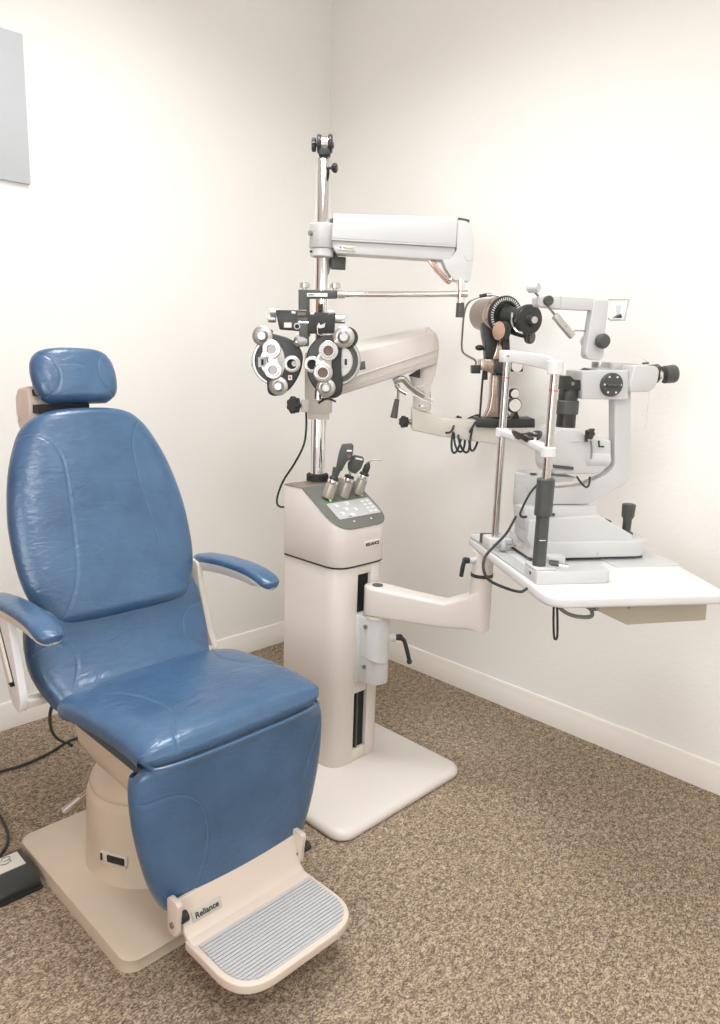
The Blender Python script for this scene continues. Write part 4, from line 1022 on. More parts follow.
def battery(name, parts, label):
    t = parts
    return t
def ringp(P, r, depth, m_out, parent, name='aperture', hole=0.52, lens=LENSG):
    """a graduated lens mount: bezel, inner barrel, lens set back"""
    P = Vector(P)
    b = NB(); lathe(b, G, P, (0, -1, 0), [(0, r * 0.92), (depth * 0.3, r), (depth * 0.9, r), (depth, r * 0.93), (depth, r * 0.72), (depth * 1.25, r * 0.66), (depth * 1.25, r * hole), (depth * 0.5, r * hole), (depth * 0.5, 0)], 40)
    o = obj(name, b, m_out, parent)
    b = NB(); lathe(b, G, P + Vector((0, -depth * 0.5, 0)), (0, -1, 0), [(0, r * hole * 0.99), (depth * 0.12, r * hole * 0.99)], 32); obj('lens', b, lens, o)
    b = NB()
    for i in range(24):
        a = 2 * math.pi * i / 24
        c = P + Vector((math.cos(a) * r * 0.83, -depth * 0.985, math.sin(a) * r * 0.83))
        dx = Vector((math.cos(a), 0, math.sin(a))) * r * 0.07; dy = Vector((-math.sin(a), 0, math.cos(a))) * 0.0004
        v = [b.verts.new(G @ (c + sx * dx + sy * dy + Vector((0, oy, 0)))) for oy in (0, -0.0006) for sx, sy in ((-1, -1), (1, -1), (1, 1), (-1, 1))]
        for f in ((0, 1, 2, 3), (4, 5, 6, 7), (0, 1, 5, 4), (1, 2, 6, 5), (2, 3, 7, 6), (3, 0, 4, 7)): b.faces.new([v[k] for k in f])
    obj('graduations', b, INK, o, weld=False, smooth=False)
    return o
def dial(P, r, L, parent, name='lens_dial'):
    b = NB(); lathe(b, G, P, (0, -1, 0), [(0, r * 0.9), (L * 0.15, r), (L * 0.45, r), (L * 0.5, r * 0.94), (L * 0.55, r * 0.62), (L * 0.75, r * 0.55), (L, r * 0.36), (L, 0)], 40)
    return obj(name, b, ALU_L, parent)

# left battery
lbt = phor
c = (-0.1158, -0.1150, 1.2288)
b = NB(); lathe(b, G, (c[0], -0.085, c[2]), (0, -1, 0), [(0, 0.066), (0.004, 0.070), (0.030, 0.070), (0.033, 0.067), (0.033, 0.062), (0.027, 0.060), (0.027, 0)], 64); rbL = obj('rim_housing', b, ALU, phor)
b = NB(); lathe(b, G, (c[0], -0.111, c[2]), (0, -1, 0), [(0, 0.0598), (0.002, 0.0598), (0.002, 0.047), (0, 0.047)], 64, cap=False); obj('rim_band', b, DARK, rbL)
b = NB(); lathe(b, G, (c[0], -0.111, c[2]), (0, -1, 0), [(0, 0.0455), (0.003, 0.045), (0.003, 0)], 48); obj('power_disc', b, ALU_L, rbL)
b = NB(); ext(b, G, spl2([(-0.1293, 1.3024), (-0.1098, 1.3003), (-0.0846, 1.2930), (-0.0621, 1.2801), (-0.0478, 1.2614), (-0.0424, 1.2396), (-0.0469, 1.2064), (-0.0605, 1.1754), (-0.0799, 1.1496), (-0.1052, 1.1347), (-0.1251, 1.1327), (-0.1379, 1.1421), (-0.1409, 1.1644), (-0.1412, 1.2033), (-0.1430, 1.2583), (-0.1404, 1.2884)]), 1, -0.132, -0.100)
pbL = obj('battery_body', b, BLACK, phor, bevel=0.004, seg=3)
b = NB(); ext(b, G, [(-0.1884, 1.2389), (-0.1814, 1.2392), (-0.1813, 1.2115), (-0.1883, 1.2113)], 1, -0.112, -0.095); obj('side_tab', b, BADGE, rbL, bevel=0.001)
b = NB(); ext(b, G, [(-0.1680, 1.2382), (-0.1454, 1.2389), (-0.1453, 1.2112), (-0.1679, 1.2105)], 1, -0.116, -0.112); nL = obj('number_window', b, INKW, rbL, bevel=0.0006)
b = NB(); ext(b, G, [(-0.1594, 1.2330), (-0.1523, 1.2332), (-0.1522, 1.2166), (-0.1593, 1.2163)], 1, -0.1168, -0.1158); obj('window_figure', b, INK, nL)
dial((-0.1539, -0.1180, 1.2963), 0.0280, 0.036, phor, 'cylinder_power_knob')
b = NB(); ext(b, G, [(-0.1564, 1.3209), (-0.1284, 1.3137), (-0.1280, 1.2726), (-0.1561, 1.2689)], 1, -0.118, -0.095); obj('knob_bracket', b, BLACK, phor, bevel=0.003)
b = NB(); ext(b, G, spl2([(-0.1281, 1.2778), (-0.1086, 1.2757), (-0.0944, 1.2544), (-0.0899, 1.2272), (-0.0938, 1.1995), (-0.1076, 1.1797), (-0.1273, 1.1790), (-0.1386, 1.1980), (-0.1388, 1.2255), (-0.1391, 1.2584)]), 1, -0.140, -0.131); tuL = obj('turret_plate', b, ALU_L, phor, bevel=0.0015)
b = NB(); cyl(b, G, (-0.1019, -0.1400, 1.2323), (-0.1015, -0.1440, 1.2324), 0.007, seg=20); obj('turret_screw', b, ALU, tuL)
ringp((-0.1261, -0.1380, 1.2615), 0.0255, 0.016, ALU_L, phor, 'cross_cylinder_lens')
ringp((-0.1214, -0.1380, 1.2050), 0.0250, 0.016, ALU_L, phor, 'cross_cylinder_lens')
dial((-0.1062, -0.1320, 1.1602), 0.0260, 0.030, phor, 'axis_knob')
ringp((-0.0705, -0.1310, 1.2223), 0.0235, 0.008, ALU_L, phor, 'eye_aperture', hole=0.60, lens=HOLE)
b = NB(); cyl(b, G, (-0.0637, -0.1360, 1.2239), (-0.0636, -0.1370, 1.2239), 0.008, seg=20); obj('aperture_glass', b, GLINT, phor)
b = NB(); ext(b, G, [(-0.0811, 1.1916), (-0.0699, 1.1920), (-0.0697, 1.1781), (-0.0810, 1.1778)], 1, -0.1335, -0.131); rp = obj('number_plate', b, LABELM, pbL)
b = NB(); ext(b, G, [(-0.0777, 1.1876), (-0.0732, 1.1877), (-0.0731, 1.1822), (-0.0776, 1.1820)], 1, -0.134, -0.1334); obj('plate_mark', b, REDM, rp)
# right battery
c = (0.0521, -0.1150, 1.2344)
b = NB(); lathe(b, G, (c[0], -0.085, c[2]), (0, -1, 0), [(0, 0.066), (0.004, 0.070), (0.030, 0.070), (0.033, 0.067), (0.033, 0.062), (0.027, 0.060), (0.027, 0)], 64); rbR = obj('rim_housing', b, ALU, phor)
b = NB(); lathe(b, G, (c[0], -0.111, c[2]), (0, -1, 0), [(0, 0.0598), (0.002, 0.0598), (0.002, 0.047), (0, 0.047)], 64, cap=False); obj('rim_band', b, DARK, rbR)
b = NB(); lathe(b, G, (c[0], -0.111, c[2]), (0, -1, 0), [(0, 0.0455), (0.003, 0.045), (0.003, 0)], 48); obj('power_disc', b, ALU_L, rbR)
b = NB(); ext(b, G, spl2([(-0.0119, 1.2845), (0.0018, 1.2985), (0.0268, 1.3061), (0.0547, 1.3057), (0.0689, 1.2953), (0.0671, 1.2597), (0.0671, 1.2101), (0.0725, 1.1686), (0.0689, 1.1433), (0.0508, 1.1315), (0.0280, 1.1349), (0.0022, 1.1495), (-0.0181, 1.1740), (-0.0285, 1.2042), (-0.0306, 1.2400), (-0.0255, 1.2649)]), 1, -0.132, -0.100)
pbR = obj('battery_body', b, BLACK, phor, bevel=0.004, seg=3)
b = NB(); ext(b, G, [(0.1184, 1.2339), (0.1338, 1.2371), (0.1360, 1.2137), (0.1192, 1.2103)], 1, -0.112, -0.095); obj('side_tab', b, DARK, rbR, bevel=0.001)
b = NB(); ext(b, G, [(0.0630, 1.2458), (0.0856, 1.2465), (0.0864, 1.2189), (0.0638, 1.2181)], 1, -0.116, -0.112); nR = obj('number_window', b, INKW, rbR, bevel=0.0006)
b = NB(); ext(b, G, [(0.0759, 1.2407), (0.0829, 1.2409), (0.0834, 1.2243), (0.0764, 1.2241)], 1, -0.1168, -0.1158); obj('window_figure', b, INK, nR)
dial((0.0723, -0.1180, 1.3002), 0.0300, 0.036, phor, 'cylinder_power_knob')
b = NB(); lathe(b, G, (0.0822, -0.0900, 1.2991), (0, -1, 0), [(0, 0.027), (0.004, 0.030), (0.028, 0.030)], 40); obj('knob_housing', b, BLACK, phor)
b = NB(); ext(b, G, spl2([(0.0306, 1.2776), (0.0450, 1.2590), (0.0401, 1.2314), (0.0410, 1.1984), (0.0330, 1.1788), (0.0134, 1.1754), (-0.0011, 1.1970), (-0.0046, 1.2300), (0.0033, 1.2521), (0.0167, 1.2744)]), 1, -0.140, -0.131); tuR = obj('turret_plate', b, ALU_L, phor, bevel=0.0015)
b = NB(); cyl(b, G, (0.0095, -0.1400, 1.2401), (0.0097, -0.1440, 1.2401), 0.007, seg=20); obj('turret_screw', b, ALU, tuR)
ringp((0.0311, -0.1380, 1.2618), 0.0270, 0.016, ALU_L, phor, 'cross_cylinder_lens')
ringp((0.0172, -0.1380, 1.2019), 0.0275, 0.016, ALU_L, phor, 'cross_cylinder_lens')
dial((0.0263, -0.1320, 1.1604), 0.0265, 0.030, phor, 'axis_knob')
ringp((-0.0136, -0.1310, 1.2228), 0.0235, 0.008, ALU_L, phor, 'eye_aperture', hole=0.60, lens=HOLE)

# cord from the lower clamp to the back of the console
b = NB(); tube(b, G, [(-0.0378, 0.0000, 1.0794), (-0.0369, 0.0000, 1.0312), (-0.0436, 0.0000, 0.9793), (-0.0701, 0.0000, 0.9232), (-0.1051, 0.0200, 0.8660), (-0.1252, 0.0400, 0.8143), (-0.1286, 0.0600, 0.7813), (-0.1142, 0.0600, 0.7720), (-0.0921, 0.0600, 0.7776)], 0.0032, 8)
tag(obj('clamp_cord', b, CABLE, root_at=tuple(G @ Vector((-0.1051, 0.0200, 0.8660)))), 'thin black cord looping from the lower pole clamp behind the console', 'cord')

# ------------------------------------------------------------------ keratometer on the end of the level arm
ker = empty('keratometer', tuple(G @ Vector((0.5820, 0.1800, 1.0437))), 'black and rosy metal keratometer with graduated dial, mounted on the lower swing arm', 'keratometer')
KA = Vector((0.38, -0.925, -0.05)).normalized()   # optical axis in the arm frame, towards the eyepiece
b = NB(); ext(b, G, [(0.4974, 1.0678), (0.5653, 1.0652), (0.6842, 1.0708), (0.6866, 1.0419), (0.5674, 1.0364), (0.4994, 1.0373)], 1, 0.130, 0.225); kb = obj('base_block', b, BLACK, ker, bevel=0.003)
b = NB(); ext(b, G, [(0.6136, 1.0668), (0.6275, 1.0961), (0.6393, 1.0677)], 1, 0.15, 0.20); obj('base_gusset', b, BLACK, kb)
b = NB(); ext(b, G, [(0.5411, 1.2068), (0.5778, 1.2080), (0.5870, 1.1260), (0.5974, 1.0944), (0.6123, 1.0675), (0.5251, 1.0647), (0.5389, 1.0988), (0.5425, 1.1404)], 1, 0.155, 0.200); pl2 = obj('pillar', b, PINKM, ker, bevel=0.006, seg=3)
b = NB(); ext(b, G, [(0.5609, 1.2076), (0.5816, 1.2082), (0.5983, 1.0691), (0.5725, 1.0683)], 1, 0.140, 0.157); obj('pillar_rack', b, BLACK, pl2, bevel=0.002)
b = NB(); knurl(b, G, (0.5421, 0.1700, 1.1701), (1, 0, 0), 0.012, 0.014, 16, 0.04); cyl(b, G, (0.5550, 0.1700, 1.1705), (0.5711, 0.1700, 1.1711), 0.005); obj('height_lock', b, BLACK, pl2, weld=False)
kd = Vector((0.20, -0.98, 0)).normalized()
for P, r in (((0.6131, 0.1300, 1.1475), 0.0155), ((0.6137, 0.1200, 1.1120), 0.0220)):
    b = NB(); lathe(b, G, P, kd, [(-0.020, r * 0.9), (-0.014, r * 1.08), (0.0, r * 1.08), (0.002, r)], 40); kk = obj('focus_knob', b, BLACK, ker)
    b = NB(); lathe(b, G, Vector(P) + kd * 0.002, kd, [(0, r * 0.93), (0.0015, r * 0.93), (0.003, r * 0.88)], 40); obj('knob_face', b, CHROME, kk)
# carriage
b = NB(); ext(b, G, [(0.4998, 1.2511), (0.5737, 1.2520), (0.5763, 1.2165), (0.5486, 1.2063), (0.5019, 1.2187)], 1, 0.135, 0.205); cg = obj('carriage', b, PINKM, ker, bevel=0.002)
b = NB(); ext(b, G, [(0.5416, 1.2479), (0.5823, 1.2492), (0.5853, 1.2092), (0.5444, 1.2078)], 1, 0.125, 0.20); obj('carriage_block', b, BLACK, cg, bevel=0.002)
b = NB(); ext(b, G, [(0.4743, 1.2317), (0.5026, 1.2327), (0.5043, 1.2064), (0.4760, 1.2055)], 1, 0.150, 0.180); obj('plug_box', b, BLACK, cg, bevel=0.002)
b = NB(); cyl(b, G, (0.5188, 0.1700, 1.2529), (0.5233, 0.1700, 1.1869), 0.008); obj('side_screw', b, BLACK, cg)
P = (0.6169, 0.1500, 1.2345)
b = NB(); ext(b, G, [(0.5971, 1.2432), (0.6368, 1.2445), (0.6390, 1.2165), (0.5992, 1.2152)], 1, 0.150, 0.185); wk = obj('wheel_guard', b, BLACK, cg, bevel=0.002)
b = NB(); lathe(b, G, P, kd, [(0, 0.019), (0.004, 0.019)], 32); obj('wheel_face', b, CHROME, wk)
# neck, fork
b = NB(); ext(b, G, [(0.4984, 1.3657), (0.5429, 1.3551), (0.5543, 1.3281), (0.5596, 1.2976), (0.5724, 1.2518), (0.5188, 1.2501), (0.5125, 1.2961), (0.5042, 1.3264)], 1, 0.145, 0.205); nk = obj('neck', b, BLACK, ker, bevel=0.005)
b = NB(); ext(b, G, [(0.5460, 1.3061), (0.5553, 1.3064), (0.5633, 1.2823), (0.5749, 1.2521), (0.5342, 1.2508), (0.5417, 1.2786)], 1, 0.118, 0.146); obj('neck_fork', b, PINKM, nk, bevel=0.003)
b = NB(); ext(b, G, [(0.5602, 1.3248), (0.5819, 1.3255), (0.5907, 1.2496), (0.5689, 1.2488)], 1, 0.120, 0.170); obj('neck_side', b, BLACK, nk, bevel=0.003)
b = NB(); ball(b, G, (0.4974, 0.1600, 1.2865), 0.013, 1.1, 0.7, 0.7); cyl(b, G, (0.4974, 0.1600, 1.2865), (0.5168, 0.1600, 1.2809), 0.004); obj('lock_lever', b, BLACK, nk, weld=False)
# drum and graduated dial
dc = Vector((0.5666, 0.1200, 1.3858))
b = NB(); lathe(b, G, dc, KA, [(-0.150, 0.030), (-0.148, 0.044), (-0.138, 0.050), (-0.06, 0.052), (-0.055, 0.056), (-0.016, 0.057), (-0.012, 0.055)], 64); dr = obj('drum', b, PINKM, ker)
b = NB(); lathe(b, G, dc, KA, [(-0.014, 0.058), (-0.004, 0.060), (0.0, 0.058), (0.0, 0.040), (-0.006, 0.038), (-0.006, 0)], 64); dl = obj('graduated_dial', b, BLACK, dr)
b = NB()
x_, y_, z_ = basis(KA)
for i in range(44):
    a = 2 * math.pi * i / 44
    e1 = x_ * math.cos(a) + y_ * math.sin(a); e2 = -x_ * math.sin(a) + y_ * math.cos(a)
    c = dc + e1 * 0.050 + z_ * 0.0006
    v = [b.verts.new(G @ (c + sx * e1 * 0.0045 + sy * e2 * 0.0014 + oz * z_)) for oz in (-0.001, 0.0003) for sx, sy in ((-1, -1), (1, -1), (1, 1), (-1, 1))]
    for f in ((0, 1, 2, 3), (4, 5, 6, 7), (0, 1, 5, 4), (1, 2, 6, 5), (2, 3, 7, 6), (3, 0, 4, 7)): b.faces.new([v[k] for k in f])
obj('dial_marks', b, INKW, dl, weld=False, smooth=False)
# eyepiece end
ec = Vector((0.6249, 0.0500, 1.3723))
b = NB(); lathe(b, G, dc, ec - dc, [(0, 0.030), ((ec - dc).length * 0.8, 0.026)], 40); ep = obj('eyepiece_tube', b, BLACK, ker)
b = NB(); lathe(b, G, ec, KA, [(-0.026, 0.020), (-0.022, 0.038), (-0.012, 0.045), (0.0, 0.045), (0.004, 0.042), (0.008, 0.020), (0.022, 0.015), (0.024, 0.011), (0.024, 0)], 56); eh = obj('eyepiece_head', b, BLACK, ker)
b = NB(); lathe(b, G, ec, KA, [(0.0235, 0.010), (0.027, 0.010), (0.027, 0.006), (0.025, 0.005), (0.025, 0)], 28); obj('eyepiece_lens', b, GLINT, eh)
b = NB(); lathe(b, G, ec + Vector((-0.008, 0, 0.004)), KA, [(0.008, 0.012), (0.016, 0.012), (0.017, 0)], 24); obj('side_screw', b, DARK, eh)
b = NB(); lathe(b, G, ec + Vector((-0.022, 0, 0.004)), KA, [(0.004, 0.005), (0.010, 0.004), (0.010, 0)], 14); obj('side_screw', b, BOLT, eh)
b = NB(); tube(b, G, [ec + Vector((-0.050, 0.02, 0.018)), ec + Vector((-0.052, 0.0, -0.012)), ec + Vector((-0.038, -0.01, -0.034)), ec + Vector((-0.020, -0.012, -0.040))], 0.004, 8); obj('eyepiece_rim', b, CHROME, eh)
P = Vector((0.6441, 0.0900, 1.3209)); kd2 = Vector((0.75, -0.64, -0.1)).normalized()
b = NB(); lathe(b, G, P, kd2, [(-0.018, 0.015), (-0.012, 0.019), (0.0, 0.019), (0.004, 0.017), (0.004, 0)], 32); nn_ = obj('lower_knob', b, DARK, ker)
b = NB(); lathe(b, G, P, kd2, [(-0.008, 0.0195), (-0.004, 0.0195)], 32); obj('knob_band', b, BOLT, nn_)
b = NB(); tube(b, G, [(0.5839, 0.1200, 1.3407), (0.6084, 0.1000, 1.3319), (0.6344, 0.0900, 1.3266)], 0.010, 10); obj('knob_arm', b, BLACK, ker)
# side discs
sd = Vector((-0.45, -0.89, 0)).normalized()
P = Vector((0.5374, 0.0600, 1.3375)); 
b = NB(); lathe(b, G, P, Vector((-0.86, -0.50, 0)), [(-0.022, 0.029), (-0.004, 0.029), (0.0, 0.028)], 40); sdk = obj('side_disc', b, BLACK, ker)
b = NB(); lathe(b, G, P, Vector((-0.86, -0.50, 0)), [(0.0, 0.0275), (0.0025, 0.0275), (0.003, 0.024), (0.003, 0)], 40); obj('disc_face', b, COPPER, sdk)
# lamp conduit
b = NB(); tube(b, G, [(0.5555, 0.1400, 1.4414), (0.5242, 0.1600, 1.4493), (0.4917, 0.1700, 1.4444), (0.4582, 0.1700, 1.4266), (0.4444, 0.1700, 1.3957), (0.4415, 0.1700, 1.3404), (0.4437, 0.1700, 1.2785), (0.4624, 0.1700, 1.2604), (0.4872, 0.1700, 1.2472), (0.4899, 0.1700, 1.2300)], 0.0032, 8); cdt = obj('lamp_conduit', b, BOLT, ker)
b = NB(); cyl(b, G, (0.4877, 0.1650, 1.4442), (0.5094, 0.1650, 1.4486), 0.0055, seg=14); obj('conduit_sleeve', b, BLACK, cdt)
b = NB(); cyl(b, G, (0.5094, 0.1650, 1.4486), (0.5250, 0.1650, 1.4497), 0.006, seg=14); obj('conduit_ferrule', b, CHROME, cdt)
b = NB(); tube(b, G, [(0.5155, 0.1650, 1.2184), (0.5131, 0.1600, 1.1712), (0.5125, 0.1600, 1.1076), (0.5120, 0.1600, 1.0658)], 0.0035, 8); obj('drop_wire', b, CABLE, ker)
# coiled cable hung round the arm
b = NB()
pts = []
for k in range(46):
    a = 2 * math.pi * k / 11.5
    u = k / 45.0
    wob = math.sin(int(k / 11.5) * 2.3 + 1)
    pts.append((0.425 + 0.075 * u + 0.026 * math.sin(a + 0.5 * wob) + 0.012 * wob, 0.176 + 0.050 * math.sin(a + 0.9), 1.006 + (0.050 + 0.006 * wob) * math.cos(a) + 0.012 * wob * u))
pts = [(0.4002, 0.1200, 1.0179), (0.4190, 0.1200, 1.0249)] + pts + [(0.4781, 0.1300, 1.0226), (0.4952, 0.1300, 1.0551)]
tube(b, G, pts, 0.0036, 8, 5)
coil = obj('coiled_cable', b, CABLE, root_at=tuple(G @ Vector((0.46, 0.176, 1.0))))
tag(coil, 'black cable wound in loose loops around the cream level arm under the keratometer', 'cable')

# ------------------------------------------------------------------ instrument table
A_ = (0.02, 0.555); TZ = 0.765
tab = empty('instrument_table', tuple(T @ Vector((0.15, 0.45, 0.67))), 'white rounded tabletop on a short tube, carried by the stand arm beside the right wall', 'instrument table', deg=-34)
b = NB(); ext(b, T, roundpoly([(0.018, 0.0), (0.442, -0.012), (0.500, 0.520), (0.032, 0.575)], [0.055, 0.03, 0.05, 0.04], 8), 2, TZ - 0.026, TZ)
top = obj('tabletop', b, WHITE, tab, bevel=0.007, seg=3)
b = NB(); cyl(b, W, (TX, TY, 0.677), (TX, TY, TZ - 0.026), 0.0295, seg=36); tt_ = obj('pivot_tube', b, CREAM, tab)
b = NB(); cyl(b, W, (TX, TY, 0.668), (TX, TY, 0.6775), 0.0312, seg=36); obj('pivot_ring', b, BLACK, tt_)
q = Vector(T.inverted() @ Vector((TX, TY, 0.717)))
b = NB(); cyl(b, T, (q.x - 0.026, q.y - 0.01, 0.716), (q.x - 0.048, q.y - 0.012, 0.716), 0.008); cl = obj('clamp_stud', b, INSTR, tt_)
b = NB(); lathe(b, T, (q.x - 0.044, q.y - 0.012, 0.716), (-1, 0, 0.1), [(0, 0.008), (0.014, 0.009), (0.018, 0.006)], 20)
tube(b, T, [(q.x - 0.054, q.y - 0.012, 0.718), (q.x - 0.060, q.y - 0.012, 0.705), (q.x - 0.064, q.y - 0.012, 0.672)], 0.006, 10, 5)
obj('clamp_lever', b, BLACK, tt_, weld=False)
b = NB(); box(b, T, 0.10, 0.17, 0.40, 0.47, TZ - 0.048, TZ - 0.026); obj('mounting_block', b, DARK, tab, bevel=0.003)
b = NB(); ext(b, T, [(0.185, TZ - 0.026), (0.430, TZ - 0.026), (0.430, TZ - 0.074), (0.215, TZ - 0.074), (0.185, TZ - 0.048)], 1, 0.055, 0.165) if False else ext(b, T, [(0.1574, 0.7463), (0.4315, 0.7422), (0.4351, 0.6818), (0.2358, 0.6789), (0.1634, 0.7135)], 1, 0.045, 0.16); pw = obj('power_unit', b, TANBOX, tab, bevel=0.002)
for x, y in ((0.235, TZ - 0.045), (0.415, TZ - 0.038)):
    b = NB(); cyl(b, T, (x, 0.046, y), (x, 0.0435, y), 0.003, seg=12); obj('box_screw', b, BOLT, pw)
b = NB(); box(b, T, 0.150, 0.2, 0.060, 0.10, TZ - 0.056, TZ - 0.034); obj('power_plug', b, CABLEG, pw, bevel=0.002)
b = NB(); tube(b, T, [(0.155, 0.080, TZ - 0.044)] + [(0.1560, 0.0600, 0.6990), (0.1221, 0.0600, 0.6979), (0.0921, 0.0600, 0.7084), (0.0714, 0.0600, 0.7255), (0.0653, 0.0600, 0.7396)], 0.0045, 8); obj('grey_lead', b, CABLEG, pw)
b = NB(); tube(b, T, [(0.0561, 0.0500, 0.7364), (0.0586, 0.0500, 0.6969), (0.0633, 0.0500, 0.6593), (0.0676, 0.0500, 0.6509), (0.0712, 0.0500, 0.6590), (0.0681, 0.0500, 0.6966), (0.0632, 0.0500, 0.7362)], 0.0026, 8); obj('hanging_loop', b, CABLE, tab)

# ------------------------------------------------------------------ chin rest
chin = empty('chin_rest', tuple(T @ Vector((0.055, 0.30, TZ))), 'white chin and forehead rest frame on two steel posts at the table edge', 'chin rest', deg=-34)
NBX, NBY = 0.055, 0.130
FBX, FBY = 0.052, 0.405
b = NB(); ext(b, T, roundpoly([(0.030, 0.092), (0.205, 0.086), (0.212, 0.104), (0.212, 0.158), (0.030, 0.160)], [0.004, 0.02, 0.02, 0.004, 0.004], 5), 2, TZ, TZ + 0.029); rail = obj('near_rail', b, INSTR, chin, bevel=0.002)
b = NB(); box(b, T, 0.030, 0.080, 0.100, 0.160, TZ + 0.029, TZ + 0.034); obj('post_foot', b, INSTR, chin, bevel=0.002)
b = NB(); ext(b, T, rrect(0.085, 0.130, 0.152, 0.188, 0.008), 2, TZ, TZ + 0.045); rb_ = obj('axle_block', b, INSTR, chin, bevel=0.002)
b = NB(); cyl(b, T, (0.085, 0.15, TZ + 0.030), (0.105, 0.14, TZ + 0.030), 0.010); obj('axle_cap', b, DARK, rb_)
b = NB(); cyl(b, T, (0.100, 0.146, TZ + 0.030), (0.125, 0.132, TZ + 0.028), 0.005); obj('axle_pin', b, STEEL, rb_)
b = NB(); ext(b, T, rrect(0.030, 0.066, 0.160, 0.540, 0.004), 2, TZ, TZ + 0.0035); obj('base_strip', b, INSTR_G, chin)
b = NB(); cyl(b, T, (0.031, 0.125, TZ + 0.018), (0.0285, 0.125, TZ + 0.018), 0.004, seg=14); obj('screw_head', b, DARK, rail)
b = NB(); ext(b, T, roundpoly([(0.028, 0.375), (0.092, 0.375), (0.092, 0.440), (0.028, 0.440)], 0.012), 2, TZ, TZ + 0.032); obj('far_foot', b, INSTR, chin, bevel=0.004)
nb = (0.0595, 0.1300, 0.7761); 
# posts: near, with dark sleeve; far
n0 = (NBX, NBY, TZ + 0.03); n_top = (0.0512, 0.1300, 1.2455)
f_top = (0.0516, 0.4050, 1.2612)
b = NB(); cyl(b, T, (n_top[0], NBY, 0.93), (n_top[0], NBY, n_top[2]), 0.0098, seg=28); pn = obj('near_post', b, STEEL, chin)
nx_ = n_top[0]
b = NB(); cyl(b, T, (nx_, NBY, TZ + 0.034), (nx_, NBY, TZ + 0.155), 0.0150, seg=32); slv = obj('near_sleeve', b, DARK, chin)
b = NB(); cyl(b, T, (nx_, NBY, TZ + 0.150), (nx_, NBY, TZ + 0.234), 0.0200, seg=32, ch=0.0015); obj('sleeve_grip', b, DARK, slv)
b = NB(); ext(b, T, [(nx_ - 0.010, TZ + 0.095), (nx_ + 0.004, TZ + 0.095), (nx_ + 0.004, TZ + 0.0965), (nx_ - 0.010, TZ + 0.0965)], 1, NBY - 0.0155, NBY - 0.013); obj('height_mark', b, INKW, slv)
b = NB(); cyl(b, T, (f_top[0], FBY, TZ + 0.03), (f_top[0], FBY, f_top[2]), 0.0095, seg=28); pf = obj('far_post', b, STEEL, chin)
fx_ = f_top[0]
for x, y, z, p_ in ((nx_, NBY, (0.0538, 0.1300, 1.1922)[2], pn), (fx_, FBY, (0.0516, 0.4050, 1.2094)[2], pf)):
    b = NB(); cyl(b, T, (x, y, z - 0.001), (x, y, z + 0.001), 0.0101, seg=28); obj('red_mark', b, REDM, p_)
# forehead bar, curved between the posts
zt = (n_top[2] + 0.003, f_top[2] + 0.008)
b = NB()
N_ = 16; rows = []
for i in range(N_ + 1):
    u = i / N_
    y = NBY + (FBY - NBY) * u; x = nx_ + (fx_ - nx_) * u + 0.030 * math.sin(math.pi * u); z = zt[0] + (zt[1] - zt[0]) * u - 0.006
    hh = 0.013 + 0.003 * math.sin(math.pi * u)
    rows.append([b.verts.new(T @ Vector((x + a, y, z + c))) for a, c in rrect(-0.005, 0.005, -hh, hh, 0.003, 3)])
for a, c in zip(rows, rows[1:]):
    k = len(a)
    for i in range(k): b.faces.new((a[i], a[(i + 1) % k], c[(i + 1) % k], c[i]))
b.faces.new(rows[0]); b.faces.new(rows[-1])
fb = obj('forehead_bar', b, WHITE, chin)
b = NB(); cyl(b, T, (nx_, NBY, zt[0] - 0.022), (nx_, NBY, zt[0] + 0.008), 0.0175, seg=28, ch=0.002); obj('near_cap', b, WHITE, fb)
b = NB(); ext(b, T, rrect(fx_ - 0.018, fx_ + 0.018, FBY - 0.018, FBY + 0.016, 0.006), 2, zt[1] - 0.022, zt[1] + 0.008); obj('far_cap', b, WHITE, fb, bevel=0.002)
b = NB(); cyl(b, T, (fx_ - 0.006, FBY - 0.018, zt[1] - 0.006), (fx_ - 0.006, FBY - 0.020, zt[1] - 0.006), 0.003); obj('cap_screw', b, COPPER, fb)
# chin bar with cup
cz0, cz1 = (0.0544, 0.1300, 1.0591)[2], (0.0474, 0.4050, 1.0721)[2]
b = NB(); rows = []
for i in range(N_ + 1):
    u = i / N_
    y = NBY + (FBY - NBY) * u; x = nx_ + (fx_ - nx_) * u + 0.012 * math.sin(math.pi * u); z = cz0 + (cz1 - cz0) * u
    rows.append([b.verts.new(T @ Vector((x + a, y, z + c))) for a, c in rrect(-0.013, 0.013, -0.009, 0.009, 0.004, 3)])
for a, c in zip(rows, rows[1:]):
    k = len(a)
    for i in range(k): b.faces.new((a[i], a[(i + 1) % k], c[(i + 1) % k], c[i]))
b.faces.new(rows[0]); b.faces.new(rows[-1])
cbar = obj('chin_bar', b, WHITE, chin)
b = NB(); cyl(b, T, (nx_, NBY, cz0 - 0.013), (nx_, NBY, cz0 + 0.010), 0.0165, seg=28, ch=0.002); cyl(b, T, (fx_, FBY, cz1 - 0.011), (fx_, FBY, cz1 + 0.010), 0.016, seg=28, ch=0.002)
b.free()
for x, y, z, nm in ((nx_, NBY, cz0, 'near_collar'), (fx_, FBY, cz1, 'far_collar')):
    b = NB(); cyl(b, T, (x, y, z - 0.012), (x, y, z + 0.011), 0.0165, seg=28, ch=0.002); obj(nm, b, WHITE, cbar)
cc = Vector((0.5 * (nx_ + fx_) + 0.010, 0.275, 0.5 * (cz0 + cz1) + 0.006))
b = NB(); rg = []
